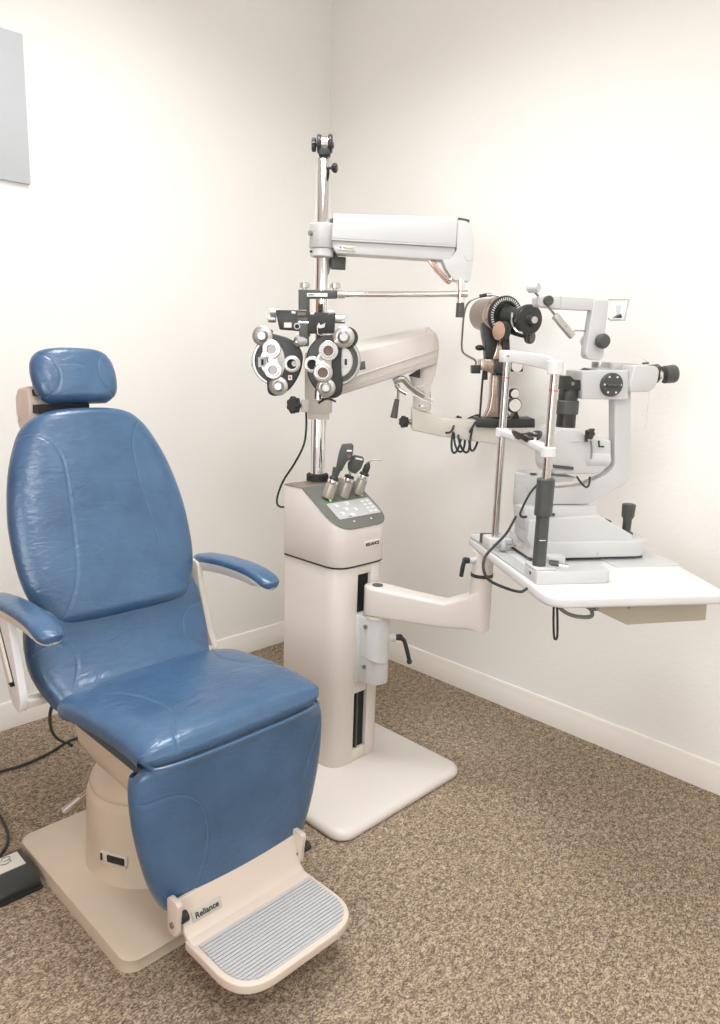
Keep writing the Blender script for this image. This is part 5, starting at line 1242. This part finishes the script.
for t_, (rx, ry, z) in enumerate(((0.030, 0.044, 0.012), (0.033, 0.047, 0.013), (0.034, 0.048, 0.009), (0.026, 0.036, -0.002), (0.012, 0.016, -0.006))):
    rg.append([b.verts.new(T @ (cc + Vector((rx * math.cos(a), ry * math.sin(a), z + 0.006 * math.cos(2 * a))))) for a in [2 * math.pi * k / 32 for k in range(32)]])
inner = [b.verts.new(T @ (cc + Vector((0.024 * math.cos(a), 0.037 * math.sin(a), 0.004)))) for a in [2 * math.pi * k / 32 for k in range(32)]]
rg = [inner] + rg
for a, c in zip(rg, rg[1:]):
    for i in range(32): b.faces.new((a[i], a[(i + 1) % 32], c[(i + 1) % 32], c[i]))
b.faces.new(rg[0]); b.faces.new(rg[-1])
cup = obj('chin_cup', b, BLACK, chin)
b = NB(); tube(b, T, [tuple(cc + Vector((0.0, -0.040, 0.016))), tuple(cc + Vector((0.018, -0.018, 0.012))), tuple(cc + Vector((0.020, 0.015, 0.014))), tuple(cc + Vector((0.004, 0.040, 0.018)))], 0.002, 6); obj('cup_insert', b, ALU_L, cup)
b = NB(); cyl(b, T, tuple(cc + Vector((0.0, -0.045, -0.006))), tuple(cc + Vector((0.0, -0.045, 0.008))), 0.005); obj('paper_pin', b, CHROME, cup)

# ------------------------------------------------------------------ slit lamp
slit = empty('slit_lamp', tuple(T @ Vector((0.28, 0.36, TZ))), 'white slit lamp microscope with black eyepieces standing on the white table', 'slit lamp', deg=-34)
SB = 0.335          # plane of symmetry
# instrument base with joystick plateau
F = 0.262
b = NB()
ext(b, T, roundpoly([(0.092, F + 0.012), (0.120, F), (0.390, F), (0.420, F + 0.02), (0.420, F + 0.140), (0.39, F + 0.165), (0.105, F + 0.165), (0.092, F + 0.150)], [0.01, 0.01, 0.03, 0.03, 0.03, 0.03, 0.01, 0.01], 6), 2, TZ + 0.010, TZ + 0.052)
sb = obj('base', b, INSTR, slit, bevel=0.004, seg=3)
b = NB(); ext(b, T, [(0.0810, 0.8725), (0.2654, 0.8832), (0.3645, 0.8306), (0.3682, 0.7993), (0.0949, 0.8018), (0.0798, 0.8248)], 1, F + 0.004, F + 0.090)
obj('base_ramp', b, INSTR, sb, bevel=0.004, seg=3)
b = NB(); ext(b, T, rrect(0.10, 0.412, F + 0.02, F + 0.15, 0.01), 2, TZ + 0.002, TZ + 0.010); obj('glide_plate', b, DARK, sb)
b = NB(); box(b, T, 0.0905, 0.0925, F + 0.05, F + 0.09, TZ + 0.022, TZ + 0.040); obj('rating_plate', b, BADGE, sb)
b = NB(); ext(b, T, rrect(0.290, 0.470, 0.205, 0.470, 0.004), 2, TZ, TZ + 0.0022); obj('slide_plate', b, INSTR, sb)
b = NB(); cyl(b, T, (0.270, F + 0.001, TZ + 0.020), (0.270, F - 0.001, TZ + 0.020), 0.004); obj('base_screw', b, INSTR_G, sb)
b = NB(); cyl(b, T, (0.030, 0.36, TZ + 0.020), (0.10, 0.36, TZ + 0.020), 0.004); ax0 = obj('axle', b, STEEL, slit)
b = NB(); knurl(b, T, (0.050, 0.36, TZ + 0.020), (1, 0, 0), 0.012, 0.014, 18, 0.03); obj('axle_wheel', b, INSTR_G, ax0)
b = NB(); box(b, T, 0.03, 0.085, 0.44, 0.46, TZ + 0.004, TZ + 0.030); obj('rear_guard', b, DARK, slit, bevel=0.002)
# joystick
j0 = (0.3868, 0.3350, 0.8149)
b = NB(); lathe(b, T, (j0[0], 0.335, TZ + 0.052), (0, 0, 1), [(0, 0.018), (0.006, 0.016), (0.008, 0.0105), (0.040, 0.0115), (0.047, 0.016), (0.078, 0.0175), (0.080, 0.015)], 36); js = obj('joystick', b, DARK, slit)
# cross carriage
b = NB(); ext(b, T, [(0.0685, 0.9022), (0.2623, 0.9020), (0.2680, 0.8495), (0.0786, 0.8444)], 1, 0.275, 0.345); cg2 = obj('cross_carriage', b, INSTR, slit, bevel=0.003)
b = NB(); cyl(b, T, (0.1476, 0.2750, 0.8840), (0.1461, 0.2720, 0.8847), 0.0045, seg=16); obj('bolt', b, DARK, cg2)
b = NB(); ext(b, T, [(0.2957, 0.8679), (0.3168, 0.8544), (0.3335, 0.8569), (0.3387, 0.8355), (0.3220, 0.8331), (0.2979, 0.8467)], 1, 0.32, 0.35); obj('carriage_lock', b, BLACK, cg2, bevel=0.003)
# rotation hub
h0 = (0.1079, 0.3100, 0.8972); h1 = (0.1007, 0.3100, 0.9805)
b = NB(); lathe(b, T, (h0[0], 0.335, h0[2]), (0, 0, 1), [(0, 0.037), (0.004, 0.040), (0.058, 0.040), (0.058, 0.0385), (0.060, 0.0385), (0.060, 0.040), (h1[2] - h0[2] - 0.003, 0.040), (h1[2] - h0[2], 0.036)], 56); hub = obj('pivot_hub', b, INSTR, slit)
b = NB(); cyl(b, T, (h0[0] - 0.010, 0.300, h1[2]), (h0[0] - 0.010, 0.300, h1[2] + 0.003), 0.008); obj('hub_cap', b, DARK, hub)
b = NB(); box(b, T, h0[0] - 0.024, h0[0] - 0.002, 0.2945, 0.300, h0[2] + 0.044, h0[2] + 0.052); obj('hub_scale', b, BADGE, hub)
# microscope arm: C shaped
b = NB()
ext(b, T, roundpoly([(0.0958, 0.9246), (0.0975, 0.9044), (0.2565, 0.9033), (0.3580, 0.9582), (0.3636, 0.9927), (0.3372, 1.2136), (0.3261, 1.2278), (0.2487, 1.2281), (0.2127, 1.2200), (0.2137, 1.2105), (0.2861, 1.2027), (0.2950, 1.1956), (0.3169, 1.0028), (0.3027, 0.9824), (0.2325, 0.9507), (0.1711, 0.9445), (0.1311, 0.9446)], [0.002, 0.002, 0.012, 0.012, 0.01, 0.01, 0.01, 0.005, 0.005, 0.002, 0.004, 0.008, 0.008, 0.02, 0.01, 0.01, 0.01, 0.01], 4), 1, 0.305, 0.335)
arm = obj('microscope_arm', b, INSTR, slit, bevel=0.005, seg=3)
# illumination body
b = NB()
ext(b, T, roundpoly([(0.1418, 1.0965), (0.1967, 1.0961), (0.2274, 1.0794), (0.2900, 1.0678), (0.2970, 1.0058), (0.2590, 0.9832), (0.1473, 0.9830), (0.1365, 1.0003), (0.1302, 1.0686)], [0.006, 0.006, 0.01, 0.006, 0.01, 0.01, 0.004, 0.004, 0.004, 0.004], 4), 1, 0.285, 0.385)
il = obj('lamp_body', b, INSTR, slit, bevel=0.008, seg=4)
b = NB(); q0 = (0.2254, 0.3000, 1.0200); cyl(b, T, (q0[0], 0.296, q0[2]), (q0[0] + 0.068, 0.296, q0[2] - 0.001), 0.019, seg=32, ch=0.006); obj('lamp_housing', b, INSTR, il)
b = NB(); ext(b, T, [(0.1848, 1.0643), (0.2363, 1.0656), (0.2365, 1.0638), (0.1850, 1.0626)], 1, 0.2835, 0.2855); obj('body_seam', b, INSTR_G, il)
b = NB(); ext(b, T, [(0.1399, 1.0072), (0.1918, 1.0025), (0.1925, 0.9950), (0.1406, 0.9998)], 1, 0.278, 0.287); sc = obj('angle_scale', b, DARK, il, bevel=0.0006)
b = NB()
for k in range(7):
    qq = [(0.1454, 0.2810, 0.9945), (0.1866, 0.2810, 0.9909)]
    a = Vector(qq[0]).lerp(Vector(qq[1]), k / 6)
    cyl(b, T, (a.x, 0.2845, a.z), (a.x, 0.2835, a.z), 0.0014, seg=8)
obj('scale_dots', b, INSTR_G, il, weld=False)
# lower prism head (silver underside of the tower)
b = NB(); ext(b, T, [(0.1467, 0.9772), (0.2168, 0.9722), (0.2016, 0.9621), (0.1590, 0.9597)], 1, 0.30, 0.36); obj('tilt_shoe', b, INSTR_G, il, bevel=0.003)
# black control knobs at the back of the lamp body
b = NB(); knurl(b, T, (0.2173, 0.2720, 1.0850), (0.3, -1, 0), 0.014, 0.012, 5, 0.12); ck = obj('tilt_knob', b, BLACK, il)
b = NB(); tube(b, T, [(0.2178, 0.2680, 1.0855), (0.2252, 0.2680, 1.0904), (0.2311, 0.2680, 1.0965)], 0.0035, 8); obj('tilt_lever', b, BLACK, ck)
b = NB(); tube(b, T, [(0.2155, 0.2750, 1.0798), (0.2170, 0.2750, 1.0652)], 0.004, 8, 1, False); obj('lamp_contact', b, BLACK, il)
b = NB(); tube(b, T, [(0.2498, 0.2750, 1.0680), (0.2528, 0.2750, 1.0533), (0.2647, 0.2750, 1.0534)], 0.0025, 8, 1, False); obj('lamp_clip', b, BLACK, il)
b = NB(); tube(b, T, [(0.2259, 0.2700, 1.0684), (0.2309, 0.2700, 1.0464), (0.2319, 0.2700, 1.0243)], 0.0026, 8); obj('lamp_wire', b, BOLT, il)
b = NB(); tube(b, T, [(0.1981, 0.2700, 0.9798), (0.2131, 0.2700, 0.9624), (0.2273, 0.2700, 0.9536), (0.2331, 0.2700, 0.9624), (0.2326, 0.2700, 0.9798)], 0.0026, 8); obj('cable_loop', b, CABLE, il)
# black light tower
c0 = (0.1792, 0.3000, 1.0950)
lx_ = c0[0]
zz = [(0.1791, 0.3000, 1.0962)[2], (0.1760, 0.3000, 1.1278)[2], (0.1727, 0.3000, 1.1616)[2], (0.1700, 0.3000, 1.1891)[2], (0.1671, 0.3000, 1.2188)[2]]
b = NB(); lathe(b, T, (lx_, 0.315, zz[0] - 0.004), (0, 0, 1), [(0, 0.0235), (zz[1] - zz[0] + 0.004, 0.0230)], 40); tw = obj('light_tower', b, BLACK, slit)
b = NB(); lathe(b, T, (lx_, 0.315, zz[1]), (0, 0, 1), [(0, 0.0255), (0.002, 0.0275), (zz[2] - zz[1] - 0.002, 0.0275), (zz[2] - zz[1], 0.0255)], 40); obj('slit_ring', b, DARK, tw)
b = NB(); lathe(b, T, (lx_, 0.315, zz[2]), (0, 0, 1), [(0, 0.0235), (zz[3] - zz[2] - 0.003, 0.0235), (zz[3] - zz[2], 0.021)], 40); obj('filter_drum', b, BLACK, tw)
b = NB(); ext(b, T, roundpoly([(0.1588, 1.1870), (0.1594, 1.2202), (0.1683, 1.2216), (0.1796, 1.2124), (0.1966, 1.2117), (0.1992, 1.1867)], 0.003, 3), 1, 0.292, 0.338); ph = obj('prism_head', b, BLACK, tw, bevel=0.0015)
q = (0.1764, 0.2920, 1.2028)
b = NB(); cyl(b, T, (q[0], 0.2925, q[2]), (q[0], 0.290, q[2]), 0.0045); obj('prism_screw', b, BOLT, ph)
# microscope body
b = NB(); ext(b, T, roundpoly([(0.1943, 1.2342), (0.3160, 1.2388), (0.3245, 1.1669), (0.2012, 1.1668)], 0.004, 4), 1, 0.285, 0.372); mb = obj('microscope_body', b, INSTR, slit, bevel=0.003, seg=3)
q = (0.2723, 0.2850, 1.2031)
b = NB(); lathe(b, T, (q[0], 0.2855, q[2]), (0, -1, 0), [(0, 0.0285), (0.008, 0.0285), (0.010, 0.027), (0.010, 0)], 48); dm = obj('magnification_dial', b, DARK, mb)
b = NB(); box(b, T, q[0] - 0.018, q[0] + 0.018, 0.267, 0.276, q[2] - 0.004, q[2] + 0.003); obj('dial_grip', b, DARK, dm, bevel=0.002)
for k in range(6):
    a = R(60 * k)
    b = NB(); cyl(b, T, (q[0] + 0.021 * math.cos(a), 0.2755, q[2] + 0.021 * math.sin(a)), (q[0] + 0.021 * math.cos(a), 0.2738, q[2] + 0.021 * math.sin(a)), 0.0024, seg=12); obj('dial_dot', b, INKW, dm)
q = (0.2293, 0.3400, 1.2092)
b = NB(); lathe(b, T, (q[0] + 0.004, 0.328, q[2]), (-1, 0, 0), [(0, 0.030), (0.010, 0.032), (0.014, 0.030), (0.014, 0.024), (0.010, 0.023), (0.010, 0)], 48); ob = obj('objective', b, DARK, mb)
b = NB(); lathe(b, T, (q[0] - 0.005, 0.328, q[2]), (-1, 0, 0), [(0, 0.0225), (0.003, 0.0225)], 40); obj('objective_lens', b, GLINT, ob)
# binocular head
b = NB(); ext(b, T, roundpoly([(0.3036, 1.2368), (0.3094, 1.2562), (0.3525, 1.2551), (0.4017, 1.2517), (0.4046, 1.2080), (0.3876, 1.1905), (0.3334, 1.1892), (0.3223, 1.2374)], [0.002, 0.004, 0.004, 0.01, 0.016, 0.02, 0.004, 0.002], 5), 1, 0.345, 0.405); bh0 = obj('binocular_far_half', b, INSTR, slit, bevel=0.005, seg=3)
b = NB(); ext(b, T, roundpoly([(0.3275, 1.2512), (0.3838, 1.2504), (0.3932, 1.2399), (0.3918, 1.2086), (0.3767, 1.1889), (0.3232, 1.1865), (0.3168, 1.2068)], [0.006, 0.008, 0.008, 0.016, 0.016, 0.004, 0.01], 5), 1, 0.275, 0.333); bh = obj('binocular_near_half', b, INSTR, slit, bevel=0.006, seg=3)
e0 = (0.3992, 0.3000, 1.2286); e1 = (0.4533, 0.3000, 1.2349)
EL = Vector((e1[0] - e0[0], 0, e1[2] - e0[2])).length
for yy, par, nm in ((0.303, bh, 'eyepiece'), (0.375, bh0, 'eyepiece')):
    dE = Vector((e1[0] - e0[0], 0, e1[2] - e0[2] ))
    b = NB(); lathe(b, T, (e0[0] - 0.008, yy, e0[2]), dE, [(0, 0.0205), (EL * 0.38, 0.0205), (EL * 0.40, 0.018), (EL * 0.5, 0.018)], 36); ee = obj(nm, b, BLACK, par)
    b = NB(); lathe(b, T, (e0[0] + 0.002, yy, e0[2]), dE, [(0, 0.0208), (0.004, 0.0212), (0.008, 0.0208)], 36); obj('eyepiece_ring', b, CHROME, ee)
    b = NB(); lathe(b, T, (e0[0] + EL * 0.42, yy, e0[2] + 0.001), dE, [(0, 0.0185), (0.002, 0.0215), (EL * 0.5, 0.0225), (EL * 0.56, 0.0215), (EL * 0.6, 0.017), (EL * 0.6, 0.012), (EL * 0.52, 0.011), (EL * 0.52, 0)], 40); obj('eye_cup', b, DARK, ee)
b = NB(); cyl(b, T, (0.3688, 0.3000, 1.2543), (0.3683, 0.3000, 1.2584), 0.008); obj('head_screw', b, DARK, bh)
# clear breath shield hanging behind the eyepieces' tubes
b = NB()
sh = roundpoly([(0.3716, 1.2593), (0.3869, 1.2710), (0.4261, 1.2709), (0.4539, 1.2518), (0.4577, 1.1786), (0.4583, 1.0847), (0.3909, 1.0980)], [0.01, 0.02, 0.03, 0.02, 0, 0.003, 0.003], 5)
ext(b, plane_matrix((0, 0, 0), (1, 0, 0), (0, 1, 0)) if False else T, sh, 1, 0.412, 0.4145); obj('breath_shield', b, CLEAR, slit)
# illumination tower above the body
b = NB()
t0 = (0.2694, 0.3300, 1.2374)
lathe(b, T, (t0[0], 0.335, t0[2] - 0.002), (0, 0, 1), [(0, 0.034), (0.004, 0.034), (0.005, 0.022), (0.012, 0.022)], 40); rt0 = obj('tower_seat', b, INSTR_G, slit)
b = NB(); lathe(b, T, (t0[0], 0.335, t0[2] + 0.006), (0, 0, 1), [(0, 0.022), (0.002, 0.0225), (0.012, 0.0225), (0.013, 0.015)], 40); obj('seat_ring', b, ALU, rt0)
b = NB(); ext(b, T, roundpoly([(0.2225, 1.4010), (0.2563, 1.4013), (0.2608, 1.3958), (0.2586, 1.3327), (0.2606, 1.2665), (0.2508, 1.2590), (0.2188, 1.2628), (0.2125, 1.2721), (0.2168, 1.3311)], [0.008, 0.008, 0.004, 0.002, 0.01, 0.01, 0.006, 0.006, 0.002], 4), 1, 0.310, 0.338); twr = obj('tower', b, INSTR, slit, bevel=0.004, seg=3)
q = (0.2458, 0.3100, 1.3051)
b = NB(); lathe(b, T, (q[0], 0.312, q[2]), (0.1, -1, 0), [(0, 0.010), (0.006, 0.010), (0.007, 0.0165), (0.018, 0.018), (0.024, 0.015), (0.026, 0.008), (0.026, 0)], 36); obj('tower_knob', b, DARK, twr)
b = NB(); lathe(b, T, (q[0] - 0.004, 0.352, q[2]), (0, 1, 0), [(0, 0.010), (0.006, 0.016), (0.016, 0.017), (0.020, 0.012)], 32); obj('rear_knob', b, INSTR_G, twr)
b = NB(); tube(b, T, [(0.1859, 0.3300, 1.3257), (0.1935, 0.3300, 1.3283), (0.2251, 0.3300, 1.3278)], 0.0014, 6, 4); obj('tower_wire', b, BOLT, twr)
# cross arm with mirror rods
b = NB(); ext(b, T, roundpoly([(0.0790, 1.4027), (0.1372, 1.4043), (0.2300, 1.4039), (0.2330, 1.3762), (0.1372, 1.3768), (0.0835, 1.3802)], [0.006, 0.001, 0.001, 0.001, 0.001, 0.006], 4), 1, 0.315, 0.350); cx_ = obj('fixation_arm', b, INSTR, slit, bevel=0.003, seg=3)
b = NB(); ext(b, T, [(0.1374, 1.4047), (0.1400, 1.4048), (0.1399, 1.3759), (0.1374, 1.3758)], 1, 0.3145, 0.3505); obj('arm_joint', b, INSTR_G, cx_)
q = (0.1051, 0.3150, 1.3937)
b = NB(); lathe(b, T, (q[0], 0.316, q[2]), (0, -1, 0), [(0, 0.0115), (0.010, 0.0115), (0.012, 0.010), (0.012, 0)], 32); obj('arm_knob', b, DARK, cx_)
b = NB(); tube(b, T, [(0.0837, 0.3200, 1.4033), (0.0673, 0.3200, 1.4173)], 0.0028, 8, 1, False); rdd = obj('lamp_rod', b, BOLT, cx_)
lp0 = Vector((0.0558, 0.3200, 1.4201)); lp1 = Vector((0.0842, 0.3200, 1.4260))
b = NB(); lathe(b, T, Vector(lp0), Vector((0.60, -0.80, 0.05)), [(0, 0.008), (0.004, 0.0115), (0.026, 0.0115), (0.028, 0.010)], 28); obj('fixation_lamp', b, INSTR, cx_)
b = NB(); tube(b, T, [(0.1038, 0.3100, 1.3819), (0.1262, 0.3100, 1.3600)], 0.003, 8, 1, False); obj('handle_rod', b, BOLT, cx_)
m0, m1 = Vector((0.1212, 0.3050, 1.3607)), Vector((0.1720, 0.3050, 1.3130))
Mh = T @ plane_matrix(m0, m1 - m0, (0.55, 0.2, 0.55))
b = NB(); box(b, Mh, 0, (m1 - m0).length, -0.008, 0.008, -0.0065, 0.0065); gh = obj('swing_handle', b, ALU_L, cx_, bevel=0.0025)
b = NB(); cyl(b, Mh, ((m1 - m0).length * 0.55, 0, 0.006), ((m1 - m0).length * 0.55, 0, 0.0072), 0.002); obj('handle_screw', b, BOLT, gh)
# mirror in a wire frame behind the tower
b = NB()
tube(b, T, [(0.2697, 0.3300, 1.4043), (0.3240, 0.3300, 1.4067), (0.3177, 0.3300, 1.3580), (0.2804, 0.3300, 1.3565), (0.2732, 0.3300, 1.3609)], 0.0022, 8, 1, False)
wf = obj('mirror_frame', b, INSTR_G, slit)
b = NB(); ext(b, T, [(0.2878, 1.3615), (0.3027, 1.3716), (0.3064, 1.3623)], 1, 0.322, 0.338); cp = obj('clip_block', b, BLACK, wf)
b = NB(); ext(b, T, [(0.2911, 1.3911), (0.3031, 1.3917), (0.3042, 1.3705), (0.2962, 1.3701)], 1, 0.3285, 0.3305); obj('small_prism', b, mat('pale_blue_glass', (206, 218, 232), 0.2, spec=0.7), wf)
# lamp cord
b = NB()
tube(b, T, [(0.1094, 0.2900, 0.9590), (0.0789, 0.2700, 0.9379), (0.0593, 0.2700, 0.8934), (0.0629, 0.2700, 0.8809), (0.0759, 0.2700, 0.8808)], 0.0028, 8)
obj('hub_cord', b, CABLE, slit)
b = NB()
tube(b, T, [(0.0474, 0.2700, 0.8811), (0.0061, 0.2200, 0.8538), (-0.0438, 0.1600, 0.8410), (-0.0975, 0.0800, 0.8382), (-0.1208, 0.0300, 0.8264), (-0.1107, 0.0200, 0.8029), (-0.0737, 0.0200, 0.7843), (-0.0347, 0.0300, 0.7710), (-0.0100, 0.0500, 0.7705)], 0.0032, 8)
tag(obj('draped_cord', b, CABLE, root_at=tuple(T @ Vector((-0.1208, 0.0300, 0.8264)))), 'black cord draped from the slit lamp over the left edge of the white tabletop', 'cord')
